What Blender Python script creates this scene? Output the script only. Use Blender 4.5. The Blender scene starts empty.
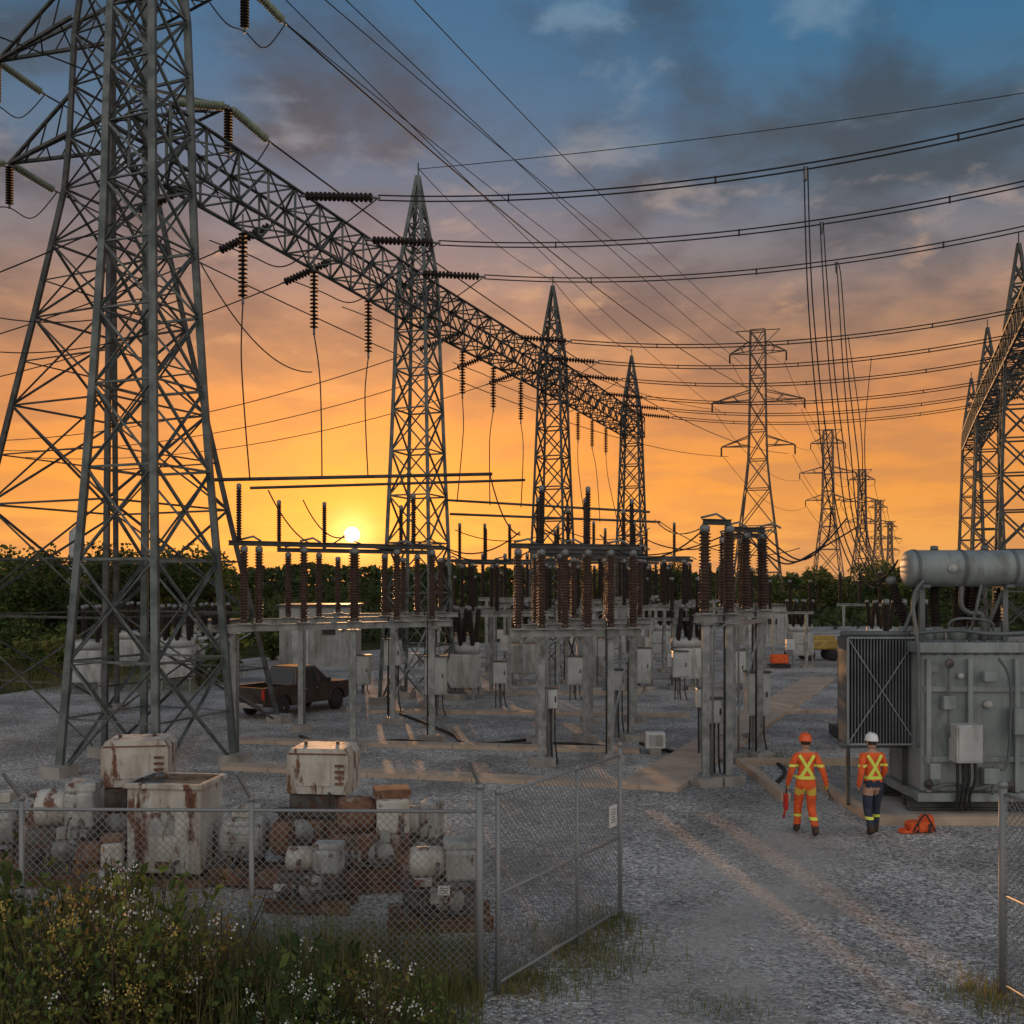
import bpy, bmesh, math, random
from mathutils import Vector, Matrix, Euler
from mathutils.bvhtree import BVHTree
random.seed(7)
R=random.random
def U(a,b): return a+(b-a)*random.random()
F=1000.;H=4.5;HY=585.
def W(px,Y,py): return Vector(((px-512)/F*Y, Y, H-(py-HY)/F*Y))
def G(px,py):
    Y=H*F/(py-HY); return Vector(((px-512)/F*Y, Y, 0))
scn=bpy.context.scene; COL=scn.collection
V=Vector
# ---------------------------------------------------------------- materials
def mat(name,c1,c2=None,rough=.7,metal=0.,scale=3.,bump=0.,bscale=None,mid=(.4,.6),detail=6,c3=None,s3=.7,th3=(.55,.65),str3=1.,c4=None,spec=None):
    m=bpy.data.materials.new(name); m.use_nodes=True; nt=m.node_tree; N=nt.nodes; L=nt.links
    b=N['Principled BSDF']; b.inputs['Roughness'].default_value=rough; b.inputs['Metallic'].default_value=metal
    if spec is not None: b.inputs['Specular IOR Level'].default_value=spec
    if c2 is None and not bump:
        b.inputs['Base Color'].default_value=(*c1,1); return m
    tc=N.new('ShaderNodeTexCoord')
    if c2 is None: c2=c1
    no=N.new('ShaderNodeTexNoise'); no.inputs['Scale'].default_value=scale; no.inputs['Detail'].default_value=detail
    L.new(tc.outputs['Object'],no.inputs['Vector'])
    r=N.new('ShaderNodeValToRGB'); r.color_ramp.elements[0].position=mid[0]; r.color_ramp.elements[1].position=mid[1]
    r.color_ramp.elements[0].color=(*c1,1); r.color_ramp.elements[1].color=(*c2,1)
    L.new(no.outputs['Fac'],r.inputs['Fac']); out=r.outputs['Color']
    def layer(out,c,s,th,st,off):
        mp=N.new('ShaderNodeMapping'); mp.inputs[1].default_value=(off,off,off); mp.inputs[3].default_value=(1,1,st); L.new(tc.outputs['Object'],mp.inputs[0])
        n3=N.new('ShaderNodeTexNoise'); n3.inputs['Scale'].default_value=s; n3.inputs['Detail'].default_value=9; n3.inputs['Roughness'].default_value=.65; L.new(mp.outputs[0],n3.inputs['Vector'])
        mr=N.new('ShaderNodeMapRange'); mr.inputs[1].default_value=th[0]; mr.inputs[2].default_value=th[1]; L.new(n3.outputs['Fac'],mr.inputs[0])
        mx=N.new('ShaderNodeMixRGB'); L.new(mr.outputs[0],mx.inputs[0]); L.new(out,mx.inputs[1]); mx.inputs[2].default_value=(*c,1); return mx.outputs[0]
    if c4: out=layer(out,c4,s3*.6,(.45,.7),str3*.6,7.7)
    if c3: out=layer(out,c3,s3,th3,str3,0)
    L.new(out,b.inputs['Base Color'])
    if bump:
        nb=N.new('ShaderNodeTexNoise'); nb.inputs['Scale'].default_value=bscale or scale*4; nb.inputs['Detail'].default_value=5; L.new(tc.outputs['Object'],nb.inputs['Vector'])
        bp=N.new('ShaderNodeBump'); bp.inputs['Strength'].default_value=bump; bp.inputs['Distance'].default_value=.02; L.new(nb.outputs['Fac'],bp.inputs['Height']); L.new(bp.outputs[0],b.inputs['Normal'])
    return m
M={}
M['steel']=mat('galvanised_steel',(.075,.092,.09),(.15,.17,.165),.5,.4,2.5)
M['steel2']=mat('weathered_steel',(.05,.054,.052),(.095,.10,.096),.65,.3,3,c3=(.07,.045,.03),s3=2,th3=(.6,.7))
M['pole']=mat('painted_post',(.20,.21,.205),(.31,.32,.31),.6,.15,4,c3=(.10,.08,.065),s3=3,th3=(.54,.70),str3=.4)
M['hazesteel']=mat('far_steel_haze_tint',(.13,.10,.085),(.16,.125,.10),.9,.0,2,spec=.1)  # base colour lightened and browned to paint in distance haze
M['hazesteel2']=mat('farther_steel_haze_tint',(.19,.145,.12),(.22,.17,.14),.9,.0,2,spec=.1)  # lighter again, more haze put into the colour of the farther pylons
M['wire']=mat('conductor_wire',(.03,.03,.034),None,.8,.0,spec=.2)
M['brown']=mat('brown_porcelain',(.046,.026,.019),(.076,.041,.029),.4,0,5,spec=.4)
M['dark_ins']=mat('dark_porcelain',(.028,.023,.021),(.04,.031,.027),.75,0,5,spec=.15)
M['glass_ins']=mat('green_glass',(.20,.24,.18),(.28,.31,.23),.5,0,5,spec=.3)
M['cap']=mat('metal_cap',(.22,.23,.23),None,.6,.4)
M['conc']=mat('concrete',(.27,.25,.225),(.37,.345,.315),.9,0,2,.4,30,c3=(.16,.14,.12),s3=.8,th3=(.5,.7))
M['trench']=mat('tan_concrete',(.40,.305,.23),(.48,.375,.285),.9,0,1.5,.4,25,c3=(.28,.215,.165),s3=1.3,th3=(.56,.74))
M['tgrey']=mat('transformer_paint',(.22,.255,.255),(.29,.325,.32),.5,.05,1.5,.15,8,c3=(.12,.125,.11),s3=3.5,th3=(.52,.74),str3=.25,c4=(.17,.19,.18))
M['tgrey2']=mat('radiator_paint',(.09,.105,.105),(.135,.15,.15),.55,.05,1.5)
M['cabinet']=mat('cabinet_paint',(.38,.395,.385),(.48,.49,.47),.5,.05,2,.1,10,c3=(.20,.175,.145),s3=3,th3=(.52,.70),str3=.25)
M['rustwhite']=mat('rusty_cream_paint',(.58,.56,.50),(.47,.45,.395),.7,.0,2,.5,14,c3=(.15,.062,.034),s3=4.0,th3=(.535,.60),mid=(.35,.65),str3=.38,c4=(.28,.22,.16))
M['greywhite']=mat('chipped_grey_paint',(.32,.33,.31),(.45,.45,.42),.7,.0,4,.5,14,c3=(.12,.065,.042),s3=6,th3=(.54,.62),str3=.6,c4=(.20,.185,.165))
M['rust']=mat('rust',(.12,.058,.037),(.215,.108,.062),.92,.05,6,.6,22,c3=(.36,.30,.24),s3=5,th3=(.57,.66),str3=.5)
M['scrap']=mat('greasy_metal',(.06,.058,.055),(.14,.13,.115),.7,.3,7,.5,20,c3=(.13,.065,.04),s3=6,th3=(.5,.6))
M['black']=mat('black_rubber',(.02,.02,.02),(.035,.033,.03),.8,0,8)
M['chain']=mat('chainlink_wire',(.26,.27,.27),None,.6,.4)
M['truck']=mat('dark_truck_paint',(.075,.058,.05),(.10,.08,.068),.22,.45,2)
M['glass']=mat('dark_glass',(.05,.053,.058),None,.05,.3)
M['red']=mat('red_lens',(.45,.02,.01),None,.3)
M['chrome']=mat('chrome',(.5,.5,.5),None,.3,.9)
M['orange']=mat('orange_hivis',(.85,.13,.025),(.66,.09,.02),.8,0,9,.4,25)
M['yellow']=mat('yellow_reflective',(.80,.85,.12),(.7,.78,.1),.5)
M['navy']=mat('navy_cloth',(.022,.03,.055),(.035,.045,.07),.85,0,9,.3,25)
M['hatO']=mat('orange_hat',(.85,.12,.02),None,.3)
M['hatW']=mat('white_hat',(.8,.8,.8),None,.3)
M['skin']=mat('skin',(.45,.26,.18),None,.6)
M['hair']=mat('hair',(.04,.025,.015),None,.8)
M['glove']=mat('yellow_glove',(.65,.45,.06),None,.8)
M['boot']=mat('brown_boot',(.06,.035,.02),None,.7)
M['white']=mat('white_plate',(.72,.72,.71),(.58,.58,.56),.5,0,20)
M['print']=mat('black_print',(.03,.03,.03),None,.7)
M['yel']=mat('yellow_paint',(.50,.34,.08),(.40,.27,.06),.5,0,3,c3=(.2,.12,.05),s3=2,th3=(.55,.7))
M['shed']=mat('shed_panel',(.30,.30,.29),(.38,.38,.365),.65,0,1,c3=(.18,.16,.135),s3=1.5,th3=(.5,.7),str3=.3)
M['bark']=mat('bark',(.05,.035,.025),(.09,.06,.04),.9,0,6,.5)
def leafmat(name,c1,c2,tr=.35):
    m=mat(name,c1,c2,.65,0,1.3,spec=.25); nt=m.node_tree;N=nt.nodes;L=nt.links
    b=N['Principled BSDF']; t=N.new('ShaderNodeBsdfTranslucent'); src=b.inputs['Base Color'].links[0].from_socket
    L.new(src,t.inputs['Color']); mx=N.new('ShaderNodeMixShader'); mx.inputs[0].default_value=tr
    L.new(b.outputs[0],mx.inputs[1]); L.new(t.outputs[0],mx.inputs[2]); L.new(mx.outputs[0],N['Material Output'].inputs['Surface']); return m
M['leaf1']=leafmat('leaf_dark_green',(.045,.075,.022),(.085,.125,.035))
M['leaf2']=leafmat('leaf_mid_green',(.12,.165,.04),(.17,.21,.055))
M['leaf3']=leafmat('leaf_olive',(.19,.17,.04),(.27,.21,.06))
M['leaf4']=leafmat('leaf_russet',(.24,.15,.06),(.18,.15,.05))
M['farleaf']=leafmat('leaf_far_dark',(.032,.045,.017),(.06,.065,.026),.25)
M['grass']=leafmat('grass_blades',(.14,.14,.05),(.27,.22,.10))
M['flower']=mat('white_petals',(.7,.7,.65),None,.7)
M['goldfl']=mat('yellow_petals',(.50,.36,.08),None,.7)
def gravel_mat():
    m=bpy.data.materials.new('gravel'); m.use_nodes=True; nt=m.node_tree;N=nt.nodes;L=nt.links;b=N['Principled BSDF']; b.inputs['Roughness'].default_value=.9; b.inputs['Specular IOR Level'].default_value=.25
    tc=N.new('ShaderNodeTexCoord'); O=tc.outputs['Object']
    def mth(op,a,b_=None):
        n=N.new('ShaderNodeMath'); n.operation=op
        for i,x in enumerate((a,b_)):
            if x is None: continue
            if isinstance(x,(int,float)): n.inputs[i].default_value=x
            else: L.new(x,n.inputs[i])
        return n.outputs[0]
    def mrg(v,a,b_,c=0.,d=1.):
        n=N.new('ShaderNodeMapRange'); n.interpolation_type='SMOOTHSTEP'; n.inputs[1].default_value=a;n.inputs[2].default_value=b_;n.inputs[3].default_value=c;n.inputs[4].default_value=d; L.new(v,n.inputs[0]); return n.outputs[0]
    def noi(s,det=8,ro=.6):
        n=N.new('ShaderNodeTexNoise'); n.inputs['Scale'].default_value=s; n.inputs['Detail'].default_value=det; n.inputs['Roughness'].default_value=ro; L.new(O,n.inputs['Vector']); return n.outputs['Fac']
    v=N.new('ShaderNodeTexVoronoi'); v.inputs['Scale'].default_value=24; L.new(O,v.inputs['Vector'])
    sx=N.new('ShaderNodeSeparateColor'); L.new(v.outputs['Color'],sx.inputs[0])
    r=N.new('ShaderNodeValToRGB'); e=r.color_ramp.elements; e[0].color=(.14,.136,.13,1); e[1].color=(.78,.75,.70,1)
    x=e.new(.5); x.color=(.41,.395,.37,1); x=e.new(.82); x.color=(.56,.53,.49,1)
    L.new(sx.outputs[0],r.inputs[0])
    def mix(f,a,b_,bt='MIX'):
        n=N.new('ShaderNodeMixRGB'); n.blend_type=bt
        for i,x in enumerate((f,a,b_)):
            if isinstance(x,(int,float)): n.inputs[i].default_value=x
            elif isinstance(x,tuple): n.inputs[i].default_value=(*x,1)
            else: L.new(x,n.inputs[i])
        return n.outputs[0]
    col=mix(1.,r.outputs[0],mrg(noi(.35),.36,.64,.62,1.18),'MULTIPLY')
    col=mix(mrg(noi(.6,9,.65),.53,.70,0,.7),col,(.25,.21,.165))
    sp=N.new('ShaderNodeSeparateXYZ'); L.new(O,sp.inputs[0])
    cen=mth('ADD',mth('MULTIPLY',mth('SUBTRACT',sp.outputs[1],10.6),.42),1.9)
    wob=mth('MULTIPLY',mth('SUBTRACT',noi(.35,3),.5),1.8)
    dd=mth('ABSOLUTE',mth('ADD',mth('SUBTRACT',sp.outputs[0],cen),wob))
    tr=mth('MULTIPLY',mrg(dd,1.9,.4),mrg(noi(.9,7),.35,.6,.35,1.))
    tr=mth('MULTIPLY',tr,mrg(sp.outputs[1],24,17))
    fine=noi(40,6,.7)
    col=mix(mth('MULTIPLY',tr,.75),col,mix(fine,(.32,.295,.255),(.54,.50,.45)))
    L.new(col,b.inputs['Base Color'])
    ad=mth('ADD',mth('MULTIPLY',v.outputs['Distance'],-1.),mth('MULTIPLY',noi(2.5,3),1.3))
    bp=N.new('ShaderNodeBump'); L.new(mth('SUBTRACT',.8,mth('MULTIPLY',tr,.55)),bp.inputs['Strength']); bp.inputs['Distance'].default_value=.04; L.new(ad,bp.inputs['Height']); L.new(bp.outputs[0],b.inputs['Normal'])
    return m
M['gravel']=gravel_mat()
M['stone']=mat('stone_chips',(.20,.195,.185),(.60,.575,.54),.9,0,9,mid=(.35,.65),spec=.2)
M['field']=mat('rough_field',(.035,.045,.017),(.065,.06,.03),1,0,.4,.6,6,c3=(.06,.05,.03),s3=.15,th3=(.5,.65),spec=0.)
M['soil']=mat('weedy_soil',(.07,.065,.04),(.12,.10,.07),1,0,2,.6,20,spec=.1)
# ---------------------------------------------------------------- mesh builder
def wl(o):
    p=V((0,0,0))
    while o is not None: p=p+o.location; o=o.parent
    return p
class MB:
    def __init__(s): s.v=[];s.f=[];s.mi=[];s.sm=[];s.cur=0
    def add(s,vs,fs,smooth=False):
        n=len(s.v); s.v+= [tuple(v) for v in vs]
        for f in fs: s.f.append([i+n for i in f]); s.mi.append(s.cur); s.sm.append(smooth)
        return s
    def box(s,c,size,rz=0,tilt=None):
        a,b,d=size[0]/2,size[1]/2,size[2]/2
        m=Matrix.Rotation(rz,3,'Z')
        if tilt: m=m@Euler(tilt).to_matrix()
        c=V(c)
        vs=[c+m@V((x*a,y*b,z*d)) for z in(-1,1) for y in(-1,1) for x in(-1,1)]
        return s.add(vs,[(0,2,3,1),(4,5,7,6),(0,1,5,4),(2,6,7,3),(0,4,6,2),(1,3,7,5)])
    def bbox(s,c,size,bv=.03,rz=0):
        bm=bmesh.new(); bmesh.ops.create_cube(bm,size=1)
        for v in bm.verts: v.co=V((v.co.x*size[0],v.co.y*size[1],v.co.z*size[2]))
        bmesh.ops.bevel(bm,geom=bm.edges[:],offset=bv,segments=2,affect='EDGES',profile=.5)
        m=Matrix.Rotation(rz,3,'Z'); c=V(c)
        bm.verts.index_update()
        s.add([c+m@v.co for v in bm.verts],[[v.index for v in f.verts] for f in bm.faces]); bm.free(); return s
    def prism(s,p,q,prof):
        p,q=V(p),V(q); d=(q-p)
        if d.length<1e-6: return s
        d.normalize(); up=V((0,0,1)) if abs(d.z)<.95 else V((0,1,0))
        a=d.cross(up).normalized(); b=a.cross(d)
        n=len(prof); vs=[p+a*x+b*y for x,y in prof]+[q+a*x+b*y for x,y in prof]
        fs=[(i,(i+1)%n,n+(i+1)%n,n+i) for i in range(n)]+[list(range(n))[::-1],list(range(n,2*n))]
        return s.add(vs,fs)
    def bar(s,p,q,w,h=None):
        w/=2; h=w if h is None else h/2
        return s.prism(p,q,[(-w,-h),(w,-h),(w,h),(-w,h)])
    def ang(s,p,q,w):
        t=w*.16; o=w*.4
        return s.prism(p,q,[(-o,-o),(w-o,-o),(w-o,t-o),(t-o,t-o),(t-o,w-o),(-o,w-o)])
    def ibeam(s,p,q,w,h):
        t=.14*min(w,h); a=w/2;b=h/2
        return s.prism(p,q,[(-a,-b),(a,-b),(a,-b+t),(t/2,-b+t),(t/2,b-t),(a,b-t),(a,b),(-a,b),(-a,b-t),(-t/2,b-t),(-t/2,-b+t),(-a,-b+t)])
    def tube(s,pts,r,n=6,cap=True):
        pts=[V(p) for p in pts]; k=len(pts); vs=[]
        rs=r if isinstance(r,(list,tuple)) else [r]*k
        a=None
        for i,p in enumerate(pts):
            d=(pts[min(i+1,k-1)]-pts[max(i-1,0)])
            if d.length<1e-9: d=V((0,0,1))
            d.normalize()
            if a is None:
                up=V((0,0,1)) if abs(d.z)<.9 else V((1,0,0)); a=d.cross(up).normalized()
            else: a=(a-d*a.dot(d)).normalized()
            b=d.cross(a)
            for j in range(n):
                t=2*math.pi*j/n; vs.append(p+(a*math.cos(t)+b*math.sin(t))*rs[i])
        fs=[(i*n+j,i*n+(j+1)%n,(i+1)*n+(j+1)%n,(i+1)*n+j) for i in range(k-1) for j in range(n)]
        if cap: fs+=[list(range(n))[::-1],list(range((k-1)*n,k*n))]
        return s.add(vs,fs,True)
    def lathe(s,base,prof,n=12,mtx=None,smooth=True):
        base=V(base); vs=[]
        for r,z in prof:
            for j in range(n):
                t=2*math.pi*j/n; p=V((r*math.cos(t),r*math.sin(t),z)); vs.append(base+(mtx@p if mtx else p))
        k=len(prof); fs=[(i*n+j,i*n+(j+1)%n,(i+1)*n+(j+1)%n,(i+1)*n+j) for i in range(k-1) for j in range(n)]
        fs+=[list(range(n))[::-1],list(range((k-1)*n,k*n))]
        return s.add(vs,fs,smooth)
    def poly(s,pts,y0,y1,fn):
        n=len(pts); vs=[fn(a,b,y0) for a,b in pts]+[fn(a,b,y1) for a,b in pts]
        return s.add(vs,[(i,(i+1)%n,n+(i+1)%n,n+i) for i in range(n)]+[list(range(n))[::-1],list(range(n,2*n))])
    def leaf(s,c,sz,asp=.5):
        d=V((U(-1,1),U(-1,1),U(-1,1))).normalized(); e=d.orthogonal().normalized(); e=Matrix.Rotation(U(0,6.3),3,d)@e; g=d.cross(e)
        c=V(c); s.add([c-e*sz*.5,c+g*sz*asp*.5+e*.05*sz,c+e*sz*.5,c-g*sz*asp*.5],[(0,1,2,3)])
    def bleaf(s,c,sz,asp=.5):
        d=V((U(-1,1),U(-1,1),U(-.3,1.4))).normalized(); e=d.orthogonal().normalized(); e=Matrix.Rotation(U(0,6.3),3,d)@e; g=d.cross(e)
        c=V(c); w=sz*asp*.5; s.add([c-e*sz*.5,c-e*.12*sz+g*w+d*sz*.06,c+e*.22*sz+g*w*.8+d*sz*.05,c+e*sz*.5-d*sz*.08,c+e*.22*sz-g*w*.8+d*sz*.05,c-e*.12*sz-g*w+d*sz*.06],[(0,1,2,3),(0,3,4,5)])
    def mesh(s,name,mats,off=V((0,0,0))):
        me=bpy.data.meshes.new(name); me.from_pydata([(v[0]-off[0],v[1]-off[1],v[2]-off[2]) for v in s.v],[],s.f)
        for m in (mats if isinstance(mats,(list,tuple)) else [mats]): me.materials.append(M[m])
        me.polygons.foreach_set('material_index',s.mi); me.polygons.foreach_set('use_smooth',s.sm); me.update(); return me
    def build(s,name,mats,parent=None,world=True,**kw):
        if parent is not None: off=wl(parent) if world else V((0,0,0)); loc=V((0,0,0))
        else:
            xs=[v[0] for v in s.v];ys=[v[1] for v in s.v];zs=[v[2] for v in s.v]
            off=V(((min(xs)+max(xs))/2,(min(ys)+max(ys))/2,min(zs))) if world else V((0,0,0)); loc=off
        o=bpy.data.objects.new(name,s.mesh(name,mats,off)); COL.objects.link(o); o.location=loc; o.parent=parent
        if kw: tag(o,**kw)
        return o
def tag(o,label=None,cat=None,group=None,kind=None):
    if label: o['label']=label
    if cat: o['category']=cat
    if group: o['group']=group
    if kind: o['kind']=kind
    return o
def empty(name,loc,rz=0,**kw):
    o=bpy.data.objects.new(name,None); COL.objects.link(o); o.location=V(loc); o.rotation_euler=(0,0,rz); o.empty_display_size=.3
    return tag(o,**kw)
def inst(me,name,parent,wloc,rot=None,**kw):
    o=bpy.data.objects.new(name,me); COL.objects.link(o); o.parent=parent; o.location=V(wloc)-(wl(parent) if parent else V((0,0,0)))
    if rot is not None: o.rotation_euler=rot
    return tag(o,**kw)
def kids(o): return [c for c in bpy.data.objects if c.parent==o]
def dup(o,loc=None,rz=None,parent=None,sc=None,**kw):
    c=o.copy(); COL.objects.link(c); c.parent=parent
    if loc is not None: c.location=V(loc)
    if rz is not None: c.rotation_euler=(0,0,rz)
    if sc is not None: c.scale=(sc,sc,sc) if not isinstance(sc,(tuple,list)) else sc
    for ch in kids(o): dup(ch,parent=c)
    return tag(c,**kw)
STR='structure'
# ---------------------------------------------------------------- ground
def sheet(name,pts,z,m):
    mb=MB(); mb.add([V((p[0],p[1],z)) for p in pts],[list(range(len(pts)))]); o=mb.build(name,m,None,world=False); tag(o,kind=STR); return o
sheet('ground',[(-2500,-400),(2500,-400),(2500,4000),(-2500,4000)],-.02,'field')
yard=[(-40,-15),(60,-15),(60,70),(40,110),(14,110),(-2,78),(-16,62),(-19,50),(-21,41),(-34,36)]
sheet('gravel_yard',yard,0,'gravel')
verge=[(-30,-5),(-1.2,7),(-1.0,9.6),(-.9,10.8),(-1.6,11.6),(-3,11.4),(-5,12.0),(-8,12.2),(-12,13),(-30,15)]
sheet('ground_verge',verge,.006,'soil')
def path(p,q,w,seg=1.2,h=.1):
    p,q=V(p),V(q); d=(q-p); L=d.length; d.normalize(); k=int(L/seg); mb=MB(); rz=math.atan2(d.y,d.x)
    for i in range(k):
        c=p+d*(i+.5)*L/k; mb.box((c.x,c.y,h/2-.03+U(0,.006)),(L/k-.015,w,h+.06),rz)
    return mb.build('path','trench',kind=STR)
path(G(648,790),G(820,679),1.35)
path(G(226,768),G(640,787),.6)
path(G(236,742),G(640,752),.55)
path(G(370,712),G(690,716),.6)
path(G(440,694),G(640,694),.6)
path(G(700,714),G(838,712),.55)
# ---------------------------------------------------------------- lattice
def lattice(root,c,levels,yaw,lw,bw,legmat='steel',K=True):
    c=V(c)
    def cor(i,z,h):
        a=yaw+math.pi/4+i*math.pi/2; return V((c.x+math.cos(a)*h*1.4142,c.y+math.sin(a)*h*1.4142,c.z+z))
    for i in range(4):
        mb=MB()
        for (z0,h0),(z1,h1) in zip(levels,levels[1:]): mb.ang(cor(i,z0,h0),cor(i,z1,h1),lw)
        lg=mb.build('leg',legmat,root)
        if K: mb=MB(); b=cor(i,0,levels[0][1]); mb.box((b.x,b.y,.12),(.6,.6,.3),yaw); mb.build('footing','conc',lg)
    mb=MB()
    for j,((z0,h0),(z1,h1)) in enumerate(zip(levels,levels[1:])):
        for i in range(4):
            a,b=cor(i,z0,h0),cor((i+1)%4,z0,h0); e,f=cor(i,z1,h1),cor((i+1)%4,z1,h1)
            mb.ang(a,f,bw); mb.ang(b,e,bw)
            if h1>.2: mb.ang(e,f,bw)
            if h0>1.3 and K:
                m=(a+b+e+f)/4
                mb.ang((a+e)/2,m,bw*.7); mb.ang((b+f)/2,m,bw*.7)
    mb.build('bracing',legmat,root)
    return cor
def gcol(c,levels,yaw,label,group,lw=.15,bw=.08,m='steel'):
    r=empty('gantry_tower',(c[0],c[1],0),label=label,cat='lattice tower',group=group)
    lattice(r,(c[0],c[1],0),levels,yaw,lw,bw,m); 
    mb=MB(); z=levels[-1][0]; mb.tube([(c[0],c[1],z-.1),(c[0],c[1],z+.5)],.03); mb.build('spike',m,r)
    return r
C1=V((-8.8,24.3,0));C2=V((-3.6,38.4,0));C3=V((2.15,52.5,0));C4=V((8.2,68.5,0))
uu=(C4-C1).normalized(); YAW=math.atan2(uu.y,uu.x)-math.pi/2
nn=V((uu.y,-uu.x,0))
lv=[(0,1.08),(2.2,1.0),(4.2,.94),(6.1,.88),(7.9,.82),(9.6,.76),(11.2,.71),(12.7,.66),(14.1,.62),(15.4,.6),(16.4,.55),(17.4,.42),(18.3,.3),(19.2,.17),(20.2,.03)]
lv1=[(0,1.42),(2.7,1.27),(5.1,1.13),(7.3,1.0),(9.3,.9),(11.1,.82),(12.7,.75),(14.2,.71),(15.6,.69),(17,.66),(18.4,.62),(19.8,.5),(21.2,.35),(24,.04)]
GG='lattice towers of the main gantry'
gcol(C1,lv1,YAW,'nearest and largest grey lattice tower of the gantry, beside the rusty scrap machines',GG,.16,.062)
gcol(C2,lv,YAW,'pointed lattice tower of the gantry just right of the setting sun',GG,.13,.06)
gcol(C3,lv,YAW,'third pointed lattice tower along the long gantry, behind the central switch rack',GG,.13,.07,'steel2')
gcol(C4,lv,YAW,'farthest and smallest pointed lattice tower at the end of the long gantry',GG,.14,.075,'steel2')
def truss(P,Q,z0,z1,hw,n,label,group,cw=.11,bw=.06,m='steel'):
    d=(Q-P); L=d.length; d.normalize(); s=V((d.y,-d.x,0)); r=empty('gantry_beam',((P.x+Q.x)/2,(P.y+Q.y)/2,z0),label=label,cat='truss beam',group=group)
    def pt(i,a,b):
        p=P+d*(L*i/n)+s*a*hw; return V((p.x,p.y,z1 if b else z0))
    for a in(-1,1):
        for b in(0,1):
            mb=MB(); mb.ang(pt(0,a,b),pt(n,a,b),cw); mb.build('chord',m,r)
    mb=MB()
    for i in range(n+1):
        for a in(-1,1): mb.ang(pt(i,a,0),pt(i,a,1),bw)
        for b in(0,1): mb.ang(pt(i,-1,b),pt(i,1,b),bw)
        if i<n:
            for a in(-1,1):
                mb.ang(pt(i,a,i%2),pt(i+1,a,1-i%2),bw); mb.ang(pt(i,a,1-i%2),pt(i+1,a,i%2),bw*.8)
            for b in(0,1): mb.ang(pt(i,-1 if i%2 else 1,b),pt(i+1,1 if i%2 else -1,b),bw)
    mb.build('bracing',m,r); return r
GB='truss beams spanning the main gantry'
truss(C1,C2,14.75,16.1,.62,11,'long lattice truss beam from the nearest big tower to the second tower',GB)
truss(C2,C3,14.75,16.1,.62,11,'lattice truss beam between the second and third gantry towers',GB,m='steel2')
truss(C3,C4+uu*1.2,14.75,16.1,.62,12,'farthest lattice truss beam ending at the last gantry tower',GB,m='steel2')
Rr=[V((23.3,46,0)),V((29.0,61,0)),V((34.9,76,0))]
for i,p in enumerate(Rr):
    gcol(p,lv,YAW,['nearest lattice tower of the gantry at the right edge of the photo','middle lattice tower of the gantry at the right edge','farthest lattice tower of the right edge gantry'][i],'lattice towers of the right gantry',.15,.08,'steel2')
truss(Rr[0]-uu*10,Rr[0],14.75,16.1,.62,8,'truss beam running off the right edge of the photo','truss beams of the right gantry',m='steel2')
truss(Rr[0],Rr[1],14.75,16.1,.62,11,'truss beam between the two nearest towers at the right edge','truss beams of the right gantry',m='steel2')
truss(Rr[1],Rr[2],14.75,16.1,.62,11,'truss beam between the two farthest towers at the right edge','truss beams of the right gantry',m='steel2')
# ---------------------------------------------------------------- insulator strings
def string_meshes(mat_,n=15,L=2.1,r=.135):
    mb=MB(); st=(L-.3)/n; prof=[]
    for i in range(n):
        z=-.15-i*st; prof+=[(.035,z),(.05,z-.1*st),(r,z-.45*st),(r*.97,z-.58*st),(.05,z-.62*st),(.035,z-.95*st)]
    mb.lathe((0,0,0),prof,10); a=mb.mesh('disc_stack',mat_)
    b=[]
    for z0,z1 in((.02,-.17),(-L+.17,-L-.04)):
        mb=MB(); mb.tube([(0,0,z0),(0,0,z1)],.04); b.append(mb.mesh('end_fitting','cap'))
    return a,b,L
SD=string_meshes('dark_ins'); SG=string_meshes('glass_ins',16,1.9,.13)
def istr(loc,dirv,label,group,S=SD,k=1):
    d=V(dirv).normalized(); q=V((0,0,-1)).rotation_difference(d)
    r=empty('insulator_string',loc,label=label,cat='insulator',group=group); r.rotation_mode='QUATERNION'; r.rotation_quaternion=q; r.scale=(1,1,k)
    for me,n in((S[0],'disc_stack'),(S[1][0],'end_fitting'),(S[1][1],'end_fitting')):
        o=bpy.data.objects.new(n,me); COL.objects.link(o); o.parent=r
    return V(loc)+d*S[2]*k
def curve(p,q,sag,n=24):
    p,q=V(p),V(q); return [p.lerp(q,i/n)-V((0,0,4*sag*(i/n)*(1-i/n))) for i in range(n+1)]
def wire(p,q,sag,r,label,group=None,n=24,name='overhead_cable',cat='cable'):
    mb=MB(); mb.tube(curve(p,q,sag,n),r,5); return mb.build(name,'wire',label=label,cat=cat,group=group)
def spline(pts,n=8):
    pts=[V(p) for p in pts]; out=[]
    P=[pts[0]]+pts+[pts[-1]]
    for i in range(1,len(P)-2):
        for k in range(n):
            t=k/n; a,b,c,d=P[i-1],P[i],P[i+1],P[i+2]
            out.append(.5*((2*b)+(c-a)*t+(2*a-5*b+4*c-d)*t*t+(3*b-a-3*c+d)*t**3))
    out.append(pts[-1]); return out
def swire(pts,r,label,group=None,name='jumper_cable'):
    mb=MB(); mb.tube(spline(pts),r,5); return mb.build(name,'wire',label=label,cat='cable',group=group)
def gp(s,off=0,z=0): p=C1+uu*s+nn*off; return V((p.x,p.y,z))
ORD=['first','second','third','fourth','fifth','sixth','seventh','eighth','ninth','tenth','eleventh','twelfth','thirteenth','fourteenth']
hang=[]
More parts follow.
